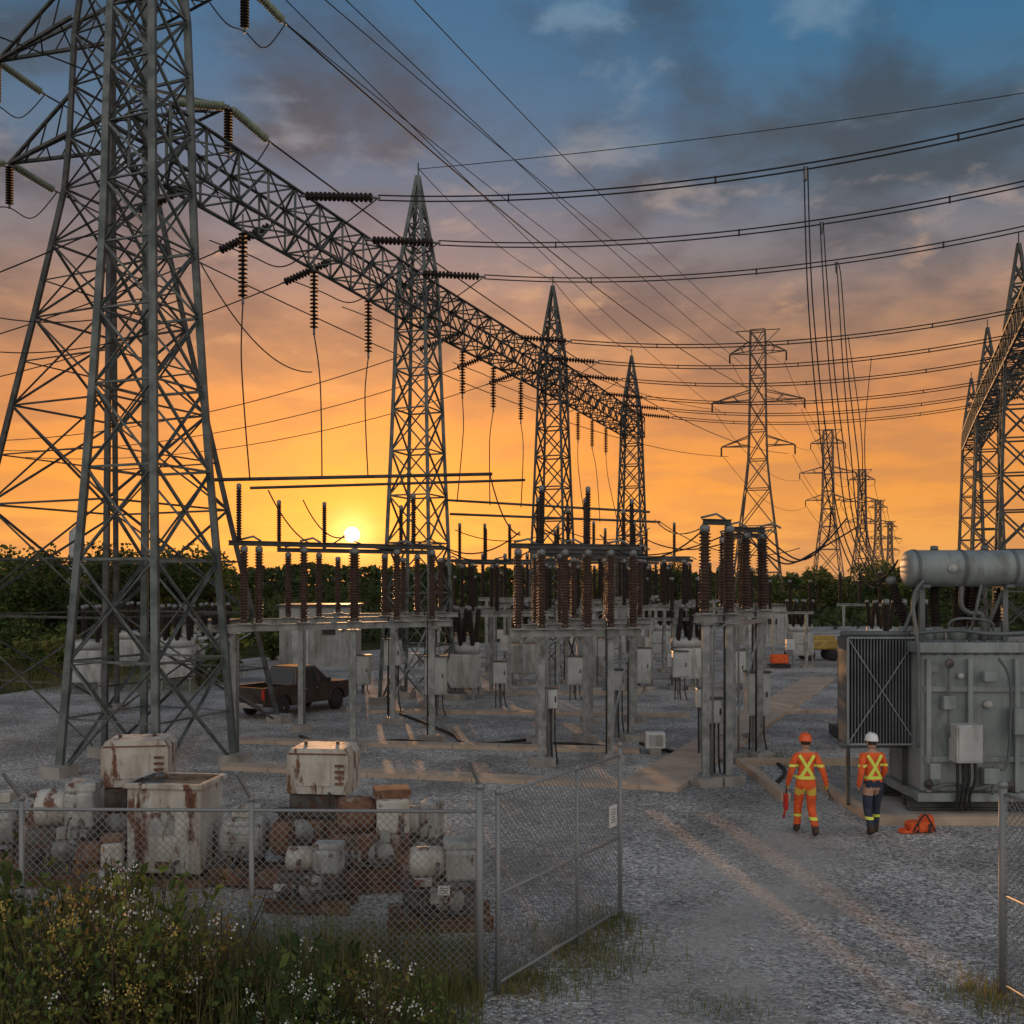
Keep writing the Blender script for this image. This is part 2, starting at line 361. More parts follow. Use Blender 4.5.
for i,s in enumerate([3.5,7.1,10.5,18.4,21.8,25.3,34.5,37.3,40.3]):
    t=gp(s,.15,14.7); sp=['the nearest gantry span','the middle gantry span','the farthest gantry span'][i//3]
    mb=MB(); mb.tube([t,t-V((0,0,.35))],.025,5); mb.build('hanger_rod','cap',label='short rod above the %s hanging insulator string under %s'%(ORD[i%3],sp),cat='rod',group='hanger rods under the gantry beam')
    e=istr(t-V((0,0,.35)),(0,0,-1),'dark insulator string hanging straight down, %s from the left under %s'%(ORD[i%3],sp),'hanging insulator strings',k=1.0 if i<6 else .85); hang.append(e)
RL=[]
for i,s in enumerate([5.6,9.6,13.4,23.5,28.,32.5,38.,42.,45.5]):
    a=gp(s,.62,15.9); d=(nn+V((0,0,-.16))).normalized()
    sp=['the nearest span','the middle span','the farthest span'][i//3]
    e=istr(a,d,'tension insulator string pointing right from the beam top, %s on %s'%(ORD[i%3],sp),'right side tension strings',k=1.25)
    Lx=24.5; f=gp(s,Lx,15.6)
    fe=istr(f,-nn+V((0,0,-.16)),'tension insulator string at the right gantry, %s conductor of %s'%(ORD[i%3],sp),'right gantry tension strings',k=1.1)
    r=empty('conductor_bundle',(e+fe)/2,label='twin overhead conductor crossing right from the %s string of %s'%(ORD[i%3],sp),cat='cable',group='conductors between the two gantries')
    for dz in(-.07,.07):
        mb=MB(); mb.tube(curve(e+V((0,0,dz)),fe+V((0,0,dz)),.75),.022 if i<3 else .026,5); mb.build('conductor','wire',r)
    c=curve(e,fe,.75)
    for k in(5,12,19): mb=MB(); mb.box(c[k],(.04,.04,.2)); mb.build('spacer','wire',r)
    RL.append(c)
    if i<6: swire([e,gp(s,1.2,14.4),gp(s,0,13.9),gp(s,-1.2,14.4),gp(s,-2.6,15.0)],.02,'slack jumper loop passing under the beam at the %s phase of %s'%(ORD[i%3],sp),'jumper loops under the gantry beam')
for i,s in enumerate([2.6,6.1,9.6,20.,24.,28.]):
    a=gp(s,-.62,15.4); d=(-nn+V((0,0,-.28))).normalized(); sp=['the nearest span','the middle span'][i//3]
    e=istr(a,d,'tension insulator string slanting left from the beam, %s on %s'%(ORD[i%3],sp),'left side tension strings',k=1.05)
    q=gp(s,-34,12.5); wire(e,q,1.3,.022,'conductor running off left from the %s slanting string of %s'%(ORD[i%3],sp),'conductors running left from the gantry')
# ---------------------------------------------------------------- left transmission tower
LT=V(((112-512)/F*31,31,0)); ld=(V((29.5,120,0))-LT).normalized(); ln=V((ld.y,-ld.x,0)); LY=math.atan2(ln.y,ln.x)
lt=empty('transmission_tower',LT,label='big lattice transmission tower with cross arms behind the nearest gantry tower at the left',cat='transmission tower')
lattice(lt,LT,[(0,3.6),(3.6,3.0),(6.9,2.45),(9.9,1.98),(12.6,1.55),(14.9,1.2),(16.6,.95),(18.2,.85),(19.8,.8),(21.4,.75),(23,.6),(26,.1)],LY,.14,.062,'steel2')
tips=[]
for z,hl in((18.4,4.6),(21.9,5.2)):
    for sg in(-1,1):
        tip=LT+ln*sg*hl+V((0,0,z)); mb=MB()
        for t in(-1,1):
            a=LT+ln*sg*.8+ld*t*.8; mb.ang(V((a.x,a.y,z)),tip,.1); mb.ang(V((a.x,a.y,z+1.2)),tip,.09)
            for k in(.25,.5,.75):
                p0=V((a.x,a.y,z)).lerp(tip,k);p1=V((a.x,a.y,z+1.2)).lerp(tip,k-.12); mb.ang(p0,p1,.05)
        for k in(.15,.4,.65,.85):
            a=LT+ln*sg*.8-ld*.8+V((0,0,z));b=LT+ln*sg*.8+ld*.8+V((0,0,z)); mb.ang(a.lerp(tip,k),b.lerp(tip,min(1,k+.2)),.05)
        mb.build('crossarm','steel2',lt); tips.append((tip,sg,z))
P1=V((29.5,120,0))
for i,(tip,sg,z) in enumerate(tips):
    w='%s cross arm on the %s'%('upper' if z>20 else 'lower','right' if sg>0 else 'left')
    e=istr(tip,ld+V((0,0,-.15)),'pale green insulator string pointing away from the '+w,'glass insulator strings',SG)
    e2=istr(tip,-ld+ln*(-.3)+V((0,0,-.3)),'pale green insulator string pointing back from the '+w,'glass insulator strings',SG)
    e3=istr(tip,(0,0,-1),'dark insulator string hanging from the tip of the '+w,'tower suspension strings',SD,.7)
    swire([e,tip+ld*.9+V((0,0,-1.5)),e3,tip-ld*.9+V((0,0,-1.6)),e2],.02,'slack jumper loop under the '+w,'tower jumper loops')
    tz=27 if z>20 else 21.3
    wire(e,P1+V((.9,-.4,0))*sg*(4.6 if z>20 else 3.6)+V((0,0,tz-1.2)),2.2,.03,'long thin conductor from the '+w+' to the tall far pylon','conductors running to the far pylon',30)
    wire(e2,e2-ld*60-ln*14+V((0,0,3)),1.5,.02,'conductor from the '+w+' leaving over the left of the photo','conductors leaving the transmission tower')
for i,(px,tx,tz) in enumerate([(330,-2.6,32.),(345,-4.6,26.6),(395,2.6,32.),(408,4.6,26.6),(470,0,35)]):
    A=W(px,42,0); B=P1+V((.9,-.4,0))*tx+V((0,0,tz-1)); d=A-B; st=B+d*1.9
    wire(B,st,2.5,.022,'thin high line from the top edge to the far pylon, %s from the left'%ORD[i],'high lines crossing the sky',40)
wire(W(418,38.4,177)+V((0,0,.3)),V((40,30,24)),.8,.016,'thin earth wire from the tip of the second gantry tower to the right','earth wires')
wire(V((-3.6,38.4,20.5)),V((2.15,52.5,20.5)),.5,.016,'thin earth wire between the tips of the second and third gantry towers','earth wires')
wire(V((2.15,52.5,20.5)),V((8.2,68.5,20.5)),.5,.02,'thin earth wire between the tips of the third and last gantry towers','earth wires')
# ---------------------------------------------------------------- far pylons
def pylon(loc,label,group,rz,bw,m):
    r=empty('pylon',loc,label=label,cat='pylon',group=group)
    lattice(r,loc,[(0,3.4),(6,2.6),(11.5,2.0),(16,1.45),(19.5,1.1),(23,1.0),(26.3,.95),(29.5,.9),(32.5,.9),(35,.85)],rz,bw*1.4,bw,m,False)
    c=V(loc); ax=V((math.cos(rz),math.sin(rz),0)); ay=V((-ax.y,ax.x,0))
    for z,hl in((21.2,4.3),(26.6,5.4),(32.4,3.3)):
        for sg in(-1,1):
            mb=MB(); tip=c+ax*sg*hl+V((0,0,z))
            for t in(-1,1):
                a=c+ax*sg*.9+ay*t*.8; mb.ang(a+V((0,0,z)),tip,bw); mb.ang(a+V((0,0,z+1.2)),tip,bw)
                mb.ang((a+V((0,0,z+1.2))).lerp(tip,.45),(a+V((0,0,z))).lerp(tip,.3),bw*.7)
            ar=mb.build('crossarm',m,r)
            mb=MB(); mb.lathe(tip-V((0,0,1.2)),[(.02,0),(.1,.1),(.1,1.1),(.02,1.2)],6); mb.build('insulator','dark_ins',ar)
    for sg in(-1,1): mb=MB(); mb.ang(c+V((0,0,35.05)),c+ax*sg*2.6+V((0,0,35.05)),bw); mb.ang(c+V((0,0,33.4))+ax*sg*.85,c+ax*sg*2.5+V((0,0,35)),bw*.8); mb.build('earth_wire_arm',m,r)
    return r
PG='far pylons receding to the horizon'
PL=[V((29.5,120,0)),V((.316*197,197,0)),V((.350*265,265,0)),V((.366*360,360,0)),V((.378*480,480,0))]
for i,(p,l) in enumerate(zip(PL,['tallest far pylon with three pairs of cross arms against the orange sky','second far pylon just right of the tallest one','third far pylon right of the hanging droppers','fourth small pylon near the horizon','smallest pylon on the horizon at the right'])):
    pylon(p,l,PG,-.3 if i==0 else -.15,[.115,.15,.19,.24,.3][i],'hazesteel' if i<1 else 'hazesteel2')
for i in range(4):
    for k,(tx,tz) in enumerate([(-4.1,21.2),(4.1,21.2),(-5.1,26.6),(5.1,26.6),(-3.1,32.4),(3.1,32.4)]):
        a=PL[i]+V((tx*.95,-tx*.25,tz-1.2)); b=PL[i+1]+V((tx*.98,-tx*.15,tz-1.2)); 
        wire(a,b,3.,.03+.015*i,'far line between pylon %s and the next, %s %s arm'%(ORD[i],['lower','lower','middle','middle','upper','upper'][k],['left','right'][k%2]),'lines strung between far pylons',14)
# ---------------------------------------------------------------- post insulators
def post_mesh(h,r,mat_,n=None):
    n=n or int(h/.085); mb=MB(); st=(h-.3)/n; prof=[(r*.75,.0),(r*.75,.12),(r*.6,.13)]
    for i in range(n):
        z=.14+i*st; prof+=[(r*.62,z),(r,z+st*.35),(r*.98,z+st*.5),(r*.62,z+st*.7)]
    prof.append((r*.6,h-.16)); mb.lathe((0,0,0),prof,12); mb.cur=1; mb.lathe((0,0,h-.16),[(r*.8,0),(r*.8,.13),(r*.4,.16)],12)
    return mb.mesh('insulator_post',[mat_,'cap'])
P20=post_mesh(2.0,.12,'brown'); P14=post_mesh(1.45,.08,'dark_ins'); P17=post_mesh(1.6,.12,'dark_ins'); P20b=post_mesh(2.0,.11,'dark_ins'); P20f=post_mesh(2.0,.17,'brown')
def stand(label,rows,zp,group=None,hp=P20,hh=2.0,cat='switchgear rack',lw=.16,cross=(.03,.5,.97),fat=None):
    c=V((0,0,0)); 
    for r_ in rows: c+=(V((*r_[0],0))+V((*r_[1],0)))/2/len(rows)
    r=empty('switchgear_rack',c,label=label,cat=cat,group=group)
    for (p0,p1,legs,posts,tb,up) in rows:
        a,b=V((*p0,zp)),V((*p1,zp)); d=(b-a).normalized(); rz=math.atan2(d.y,d.x)
        mb=MB(); mb.ibeam(a-d*.2,b+d*.2,.14,.18); mb.build('platform_beam','pole',r)
        for t in legs:
            p=a.lerp(b,t); mb=MB(); mb.ibeam((p.x,p.y,.2),(p.x,p.y,zp-.1),lw,lw); mb.box((p.x,p.y,.215),(.38,.38,.03),rz); mb.box((p.x,p.y,zp-.12),(.3,.3,.03),rz)
            lg=mb.build('leg','pole',r); mb=MB(); mb.box((p.x,p.y,.08),(.55,.55,.24),rz); mb.build('footing','conc',lg)
        for t in posts:
            p=a.lerp(b,t); inst(P20f if t==fat else hp,'insulator_post',r,(p.x,p.y,zp+.10))
            mb=MB(); mb.box((p.x,p.y,zp+.11),(.3,.3,.035),rz); mb.build('mounting_plate','pole',r)
        zt=zp+.1+hh
        if tb and posts:
            q0,q1=a.lerp(b,min(posts)-.06),a.lerp(b,max(posts)+.06)
            mb=MB(); mb.ibeam(V((q0.x,q0.y,zt+.07)),V((q1.x,q1.y,zt+.07)),.12,.13); mb.build('top_beam','steel2',r)
            for t in posts[::2]:
                p=a.lerp(b,t); mb=MB(); mb.tube([(p.x-.1,p.y,zt+.16),(p.x+.25,p.y-.05,zt+.24),(p.x+.45,p.y-.05,zt+.12)],.03,6); mb.build('switch_contact','cap',r)
        for t in up:
            p=a.lerp(b,t); inst(P14,'upper_insulator',r,(p.x,p.y,zt+.14))
        p=a.lerp(b,legs[0]); mb=MB(); mb.tube([(p.x+.14,p.y-.1,.05),(p.x+.14,p.y-.1,zp-.3),(p.x+.45,p.y-.1,zp-.12)],.025,6); mb.build('conduit','cap',r)
        p=a.lerp(b,legs[-1]); mb=MB(); mb.tube([(p.x-.12,p.y-.1,.1),(p.x-.12,p.y-.1,zp+.3)],.022,6); mb.build('operating_rod','black',r)
    for r0,r1 in zip(rows,rows[1:]):
        for t in cross:
            mb=MB(); mb.bar(V((*r0[0],zp-.16)).lerp(V((*r0[1],zp-.16)),t),V((*r1[0],zp-.16)).lerp(V((*r1[1],zp-.16)),t),.08,.1); mb.build('cross_beam','pole',r)
        mb=MB(); mb.bar(V((*r0[0],.8)).lerp(V((*r0[1],.8)),r0[2][-1]),V((*r1[0],zp-.4)).lerp(V((*r1[1],zp-.4)),r1[2][-1]),.05); mb.build('diagonal_brace','pole',r)
    return r
stand('long switch rack with brown insulators on grey steel posts in front of the setting sun',[
 ((-7.4,25.2),(-1.9,28.8),[.06,.56,.93],[.10,.16,.345,.565,.76,.93],True,[.08,.84]),
 ((-7.6,30.2),(-2.6,33.),[.22,.75],[.15,.32,.70,.9],True,[.1,.35,.8]),
 ((-6.6,35.2),(-2.2,37.2),[.2,.8],[.1,.6,.9],False,[])],3.4,fat=.565)
stand('crowded central switch rack with rows of brown insulators on steel posts',[
 ((.15,24.8),(3.1,25.6),[.2,.8],[.0,.2,.4,.6,.8,1.],True,[.2,.6]),
 ((.4,28.2),(3.8,29.),[.1,.5,.9],[.08,.29,.5,.71,.92],True,[.1,.5,.9]),
 ((.7,32.),(4.4,33.),[.1,.5,.9],[.05,.35,.65,.95],True,[.3,.8])],3.3)
stand('tall paired switch rack with thick brown insulators right of the concrete walkway',[
 ((4.25,22.4),(5.0,22.7),[.12,.88],[.1,.9],True,[]),
 ((5.5,25.4),(6.5,25.9),[.1,.9],[.0,.5,1.],True,[]),
 ((6.0,28.4),(7.2,28.9),[.15,.85],[.0,.5,1.],True,[])],3.75,hp=post_mesh(2.0,.145,'brown'))
stand('switch rack with dark insulators in the middle distance behind the second tower',[
 ((-2.6,40),(2.4,41.5),[.1,.5,.9],[.0,.2,.4,.6,.8,1.],True,[.1,.3,.5,.9]),
 ((-2.2,44),(3.0,45.5),[.1,.5,.9],[.0,.25,.5,.75,1.],True,[.2,.8])],3.3,hp=P20b)
stand('switch rack with dark insulators in the middle distance behind the central rack',[
 ((3.0,42),(7.4,43.),[.1,.5,.9],[.0,.2,.4,.6,.8,1.],True,[.1,.5,.9]),
 ((3.4,47),(8.4,48.),[.1,.5,.9],[.0,.25,.5,.75,1.],True,[.2,.6])],3.5,hp=P20b)
stand('farthest long switch rack near the last gantry tower',[
 ((-1,56),(8,58.),[.0,.3,.6,1.],[.0,.14,.28,.42,.56,.7,.84,1.],True,[.1,.4,.7,.95])],3.6,hp=P20b)
def tubebar(p,q,r,label,group='bus tubes'):
    mb=MB(); mb.tube([p,q],r,8); mb.build('bus_tube','steel2',label=label,cat='bus tube',group=group)
tubebar(W(205,27,480),W(492,29.5,474),.05,'upper bus tube stretching left to right above the setting sun')
tubebar(W(250,31,488),W(525,34,480),.045,'second bus tube just below and behind the upper one by the sun')
tubebar(W(445,34,500),W(650,33,512),.04,'bus tube above the central switch rack')
tubebar(W(450,40,514),W(660,44,522),.05,'bus tube behind the central switch rack')
ends=[W(250,26.5,480),W(322,28,478),W(368,29,476),W(457,34,502),W(490,34,505),W(521,34,507),W(585,45,520),W(600,47,522),W(618,50,524)]
for i,(h,e) in enumerate(zip(hang,ends)):
    sg=1 if i%2 else -1
    swire([h,h.lerp(e,.3)+V((.10*sg,0,0)),h.lerp(e,.65)+V((.07*sg,0,0)),e],.02,'dropper cable below the %s hanging insulator string from the left'%ORD[i],'droppers below the hanging strings',name='dropper_cable')
for i,(a,b,s) in enumerate([((200,24,262),(312,30,372),.7),((0,28,318),(180,25,300),.3),((160,24,330),(0,30,352),.2)]): 
    wire(W(*a),W(*b),s,.018,['cable sagging right from the nearest tower below the beam','cable reaching the nearest tower from the left edge, upper','cable reaching the nearest tower from the left edge, lower'][i],'cables tied to the nearest tower')
dp=[(0,804),(1,820),(2,835)]
for i,(li,px) in enumerate(dp):
    c=RL[li]
    for a_,b_ in zip(c,c[1:]):
        pa,pb=512+1000*a_.x/a_.y,512+1000*b_.x/b_.y
        if pa<=px<=pb: best=a_.lerp(b_,(px-pa)/(pb-pa))
    Yb=[25.2,26.2,27.2][i]
    for j,of in enumerate((0,.09)):
        t=best+V((of,0,0)); bx=512+1000*t.x/t.y
        lp=[830,846,858][i]+j*8; low=W(lp,Yb,505+i*8+j*10)
        pts=[t]+[W(bx+(lp-bx)*g_,t.y+(Yb-t.y)*f,q) for f,g_,q in((.3,.12,280),(.6,.36,370),(.85,.68,450))]+[low,W(lp+16,24.8,556+i*5+j*5),W(lp+34-i*6,23.2,584-i*4+j*3),W(888+i*8,21.1,574+i*3),W(898+i*10,20.4,560+i*4)]
        swire(pts,.017,'%s of the %s pair of long droppers falling to the grey transformer'%(['left cable','right cable'][j],ORD[i]),'long droppers at the right',name='dropper_cable')
    mb=MB(); mb.lathe(best-V((-.045,0,.35)),[(.02,0),(.04,.06),(.04,.3),(.02,.36)],8); mb.build('dropper_clamp','cap',label='clamp where the %s pair of long droppers meets the conductor'%ORD[i],cat='clamp',group='dropper clamps')
    swire([W([831,847,859][i],Yb,510+i*8),W(826-i*4,25.5,542+i*4),W(802-i*8,25.4,560+i*2),W(776-i*10,25.3,546),W(757-i*12,25.6,527)],.022,'%s cable curving left from the long droppers to the paired rack'%ORD[i],'cables from droppers to switch rack')
for i in range(2):
    best=min(RL[3+i],key=lambda p:abs(512+1000*p.x/p.y-(858+i*5))); 
    swire([best,W(861+i*4,38,430),W(862+i*4,38,500),W(858+i*8,36,570)],.018,'thin dropper between the long droppers and the right gantry, %s from the left'%ORD[i],'far right droppers',name='dropper_cable')
J=[((430,28,538),(520,26,532),.5),((440,29,545),(545,29,540),.6),((545,25,530),(640,30,540),.35),((600,29,535),(705,23,528),.7),((575,33,540),(740,26,528),.6),((640,33,536),(757,26,528),.5),((352,27.5,540),(430,29,538),.3),((268,27,490),(345,28,535),.8),((490,29,475),(520,25,535),.4),((655,33,520),(705,22.6,526),.3),((303,31,500),(352,27.7,534),.5),((660,44,522),(800,44,548),.8),((560,42,528),(650,43,528),.5),((455,41,530),(560,42,528),.5)]
for i,(a,b,s) in enumerate(J): wire(W(*a),W(*b),s,.02,'%s low jumper cable from the left between insulator tops of the switch racks'%ORD[i],'low jumper cables between racks',14,'jumper_cable')
# ---------------------------------------------------------------- small stands in the background
bs=empty('bus_support',(0,0,0),label='x',cat='bus support',group='bus supports behind the racks')
for x in(-.9,.9):
    mb=MB(); mb.ibeam((x,0,.1),(x,0,3.4),.15,.15); lg=mb.build('leg','pole',bs,False)
    mb=MB(); mb.box((x,0,.06),(.5,.5,.25)); mb.build('footing','conc',lg,False)
mb=MB(); mb.ibeam((-1.3,0,3.5),(1.3,0,3.5),.16,.16); mb.build('crossbeam','pole',bs,False)
for x in(-1.1,0,1.1): inst(P20b,'insulator_post',bs,(x,0,3.58))
mb=MB(); mb.box((0,0,1.5),(.45,.3,.65)); bx=mb.build('control_box','cabinet',bs,False)
mb=MB(); mb.bar((-.9,.18,1.5),(.9,.18,1.5),.06); mb.build('crossbar','pole',bs,False)
pos=[(470,694),(505,676),(540,668),(575,664),(600,684),(648,672),(672,690),(690,668),(640,655),(728,678),(790,668),(455,668),(415,690),(500,655),(860,662),(560,652),(700,655),(620,664),(750,660),(520,662)]
for i,(px,py) in enumerate(pos):
    g=G(px,py); lab='bus support frame with three dark insulators, %d of %d counting from the left'%(sorted(pos).index((px,py))+1,len(pos))
    if i==0: bs.location=g; bs.rotation_euler.z=-.2; bs['label']=lab
    else: dup(bs,g,U(-.5,.3),sc=(1,1,U(.85,1.12)),label=lab)
cb=empty('circuit_breaker',(0,0,0),label='x',cat='circuit breaker',group='circuit breakers in the yard')
mb=MB(); mb.bbox((0,0,1.15),(1.3,.8,1.3),.03); mb.build('cabinet','cabinet',cb,False)
for x in(-.33,.33): mb=MB(); mb.box((x,-.41,1.15),(.58,.03,1.15)); mb.build('door','cabinet',cb,False)
for x in(-.58,.58):
    for y in(-.32,.32): mb=MB(); mb.bar((x,y,0),(x,y,.5),.09); mb.build('leg','pole',cb,False)
mb=MB(); mb.tube([(-.7,0,2.05),(.7,0,2.05)],.22,14); mb.build('tank','cabinet',cb,False)
for x in(-.5,0,.5):
    for sg in(-1,1):
        o=inst(P17,'bushing',cb,(x,sg*.13,2.15)); o.rotation_euler=(-sg*.3,0,0)
CB=[(85,694,.3),(178,690,.1),(462,700,-.3),(688,690,.2),(660,662,0),(800,664,.2),(130,676,.2),(880,668,0),(525,684,.1),(215,682,.1),(590,676,0)]
CL=['pale cabinet circuit breaker at the far left edge of the gravel','pale circuit breaker seen between the legs of the nearest tower','grey circuit breaker beside the second gantry tower','circuit breaker just left of the paired switch rack','circuit breaker in the distance behind the central rack','circuit breaker at the far end of the concrete walkway','circuit breaker behind the two pale ones at the left','circuit breaker behind the radiator of the grey transformer','circuit breaker behind the left end of the central rack','circuit breaker just left of the pickup truck','circuit breaker behind the middle of the central rack']
for i,(px,py,rz) in enumerate(CB):
    if i==0: cb.location=G(px,py); cb.rotation_euler.z=rz; cb['label']=CL[0]
    else: dup(cb,G(px,py),rz,label=CL[i])
def cabinet(px,py,w,h,z0,d,label,rz=0,post=True):
    g=G(px,py); r=empty('control_cabinet',g,label=label,cat='cabinet',group='grey control cabinets')
    mb=MB(); mb.bbox((g.x,g.y,z0+h/2),(w,d,h),.02,rz); mb.build('housing','cabinet',r)
    mb=MB(); mb.box((g.x,g.y-d/2-.012,z0+h/2),(w*.86,.02,h*.88)); dr=mb.build('door','cabinet',r)
    mb=MB(); mb.box((g.x+w*.33,g.y-d/2-.04,z0+h/2),(.03,.04,.14)); mb.build('handle','black',dr)
    mb=MB(); mb.box((g.x,g.y-.02,z0+h+.02),(w*1.1,d*1.15,.03)); mb.build('rain_hood','steel2',r)
    mb=MB(); mb.ibeam((g.x,g.y+d/2+.07,0),(g.x,g.y+d/2+.07,z0+h),.12,.12); mb.build('post','pole',r)
    for k in(-.3,.0,.3): mb=MB(); mb.tube([(g.x+k*w,g.y,z0),(g.x+k*w*1.05,g.y,z0*.4),(g.x+k*w*1.3+.04,g.y+.05,0)],.022,6); mb.build('conduit','black',r)
for a in [(714,782,.34,.55,1.35,.25,'small grey control cabinet on the front post of the paired switch rack'),(757,752,.62,1.15,1.0,.4,'larger grey control cabinet on the rear post of the paired switch rack'),(702,757,.3,.5,1.3,.25,'narrow control cabinet behind the paired switch rack'),
 (436,716,.75,1.3,.75,.5,'grey control cabinet at the foot of the second gantry tower'),(460,690,1.2,2.2,.2,.7,'tall grey control cabinet behind the second gantry tower'),(393,714,.6,.9,1.7,.35,'control cabinet on a post below the sun'),(551,764,.32,.5,1.4,.25,'small control cabinet on the front leg of the central rack'),(680,700,.6,1.0,.9,.4,'control cabinet left of the paired rack in the middle distance'),(500,708,.5,.8,.9,.35,'control cabinet between the second tower and the central rack'),(618,738,.4,.6,1.4,.3,'control cabinet among the rear legs of the central rack'),(735,690,.8,1.4,.3,.5,'wide control cabinet beside the far part of the walkway'),(640,690,.9,1.5,.3,.5,'wide control cabinet beyond the central rack'),(575,700,.6,1.1,.6,.4,'control cabinet in the shadow behind the central rack'),(362,694,.7,1.2,.4,.5,'control cabinet right of the pickup truck')]:
    cabinet(*a)
jb=G(655,754); r=empty('junction_box',jb,label='small white junction box low on the gravel between the two racks',cat='junction box')
mb=MB(); mb.bbox((jb.x,jb.y,.38),(.5,.35,.42),.02); mb.build('housing','white',r); mb=MB(); mb.box((jb.x,jb.y,.08),(.3,.3,.2)); mb.build('foot','conc',r); mb=MB(); mb.box((jb.x,jb.y-.185,.38),(.38,.015,.3)); mb.build('cover','cabinet',r)
for i,pts in enumerate([[(300,738),(340,748),(400,742),(470,748),(560,745),(640,752)],[(400,715),(450,735),(470,746),(540,740)],[(760,756),(785,772),(770,790)],[(640,745),(690,760),(705,784)]]):
    mb=MB(); mb.tube(spline([G(*p)+V((0,0,.05)) for p in pts]),.045,6); mb.build('ground_cable','black',label='black cable on the gravel, '+['long one below the sun','curling at the foot of the second tower','near the walkway right of the paired rack','between junction box and paired rack'][i],cat='cable',group='cables on the ground')
# ---------------------------------------------------------------- transformer
t=empty('power_transformer',(9,20.3,.15),label='large grey power transformer with a cylindrical oil tank on top at the right',cat='transformer')
mb=MB(); mb.bbox((9.4,20.15,1.85),(3.0,1.7,2.7),.05); mb.build('main_tank','tgrey',t)
mb=MB(); mb.bbox((9.4,20.15,3.29),(3.2,1.9,.2),.02); mb.build('tank_flange','tgrey',t)
mb=MB(); mb.box((9.4,20.15,.42),(3.2,1.9,.16)); mb.build('base_flange','tgrey',t)
for x in [7.95+.2*k for k in range(12)]:
    mb=MB(); mb.lathe((x,19.26,3.16),[(.028,0),(.028,.28)],6); mb.build('bolt','tgrey2',t)
for x in(8.0,8.8,9.7):
    mb=MB(); mb.box((x,19.24,1.8),(.09,.12,2.55)); mb.build('stiffener_rib','tgrey',t)
for z in(1.15,2.5): mb=MB(); mb.box((9.4,19.26,z),(2.95,.08,.1)); mb.build('stiffener_rib','tgrey',t)
for y in(19.5,20.9): mb=MB(); mb.ibeam((7.7,y,.25),(11,y,.25),.2,.22); mb.build('skid','steel2',t)
mx=Matrix.Rotation(math.pi/2,3,'Y')
mb=MB(); mb.lathe((7.85,19.9,4.83),[(.02,-.04),(.25,-.035),(.34,0),(.365,.05),(.365,2.6),(.33,2.68),(.2,2.72)],28,mx); co=mb.build('conservator_tank','tgrey',t)
for x in(7.98,8.9,9.9): mb=MB(); mb.lathe((x-.03,19.9,4.83),[(.38,0),(.38,.06)],28,mx); mb.build('band','tgrey2',co)
mb=MB(); mb.lathe((8.6,19.53,4.83),[(.09,0),(.09,.04)],12,Matrix.Rotation(math.pi/2,3,'X')); mb.build('oil_gauge','cabinet',co)
for x in(8.4,9.4): mb=MB(); mb.lathe((x,19.9,5.18),[(.08,0),(.08,.08),(.05,.1)],10); mb.build('filler_cap','tgrey2',co)
for x in(8.15,9.8):
    mb=MB(); mb.bar((x,19.9,3.4),(x,19.9,4.5),.1); mb.bar((x-.3,20.2,3.4),(x,19.9,4.45),.06); mb.box((x,19.9,4.48),(.16,.5,.06)); mb.build('conservator_support','tgrey2',t)
for pts,rr in [([(8.9,19.8,4.5),(8.9,19.8,4.1),(9.05,19.8,3.95),(9.3,19.8,3.9),(9.4,19.9,3.4)],.05),([(8.05,19.55,4.6),(7.78,19.4,4.2),(7.76,19.1,3.2),(7.76,19.1,1.4)],.035),([(10.3,19.05,.4),(10.3,19.05,3.2),(10.1,19.3,3.5)],.045),([(8.35,19.12,1.6),(8.35,19.12,3.1)],.03),([(9.2,19.12,.5),(9.2,19.12,1.0),(9.45,19.08,1.1),(9.5,19.05,2.6),(9.3,19.1,3.1)],.03),([(7.8,19.5,3.55),(8.6,19.4,3.62),(9.4,19.4,3.55),(10.4,19.4,3.6)],.04),([(8.0,19.14,.6),(8.4,19.08,.7),(8.8,19.08,.6),(9.2,19.1,.7)],.035),([(9.0,19.7,3.4),(9.0,19.4,4.0),(9.15,19.5,4.5)],.03),([(8.5,19.5,3.45),(8.5,19.35,3.8),(8.9,19.3,3.85),(9.3,19.35,3.75),(9.35,19.5,3.45)],.025)]:
    mb=MB(); mb.tube(spline(pts),rr,8); mb.build('oil_pipe','tgrey2',t)
HB=post_mesh(1.1,.12,'dark_ins')
for i,(x,y,a) in enumerate([(8.3,20.1,-.2),(8.65,20.4,-.05),(9.0,20.2,.05),(9.4,20.4,.1),(9.3,20.7,.2),(8.15,20.7,-.3),(9.75,20.2,.15)]):
    mb=MB(); mb.lathe((x,y,3.38),[(.17,0),(.17,.22),(.13,.27)],12); tu=mb.build('bushing_turret','tgrey',t); o=inst(HB,'bushing',tu,(x,y,3.62)); o.rotation_euler=(0,a,0)
mb=MB(); mb.bbox((8.62,19.0,1.5),(.5,.36,.72),.02); cbx=mb.build('control_box','cabinet',t)
mb=MB(); mb.box((8.62,18.81,1.5),(.42,.015,.62)); mb.build('door','cabinet',cbx)
for k in(-.16,-.05,.06,.17): mb=MB(); mb.tube(spline([(8.62+k,19.0,1.2),(8.62+k,18.98,.8),(8.62+k*.7,19.1,.45),(8.66+k,19.2,.2)]),.028,6); mb.build('cable','black',t)
for p,s_ in [((9.75,19.1,1.9),(.4,.25,.5)),((8.35,19.15,2.25),(.22,.16,.26)),((9.15,19.15,2.75),(.26,.14,.2)),((9.15,19.15,.85),(.3,.2,.3)),((8.05,19.1,.95),(.2,.2,.3))]:
    mb=MB(); mb.bbox(p,s_,.015); mb.build('terminal_box','tgrey',t)
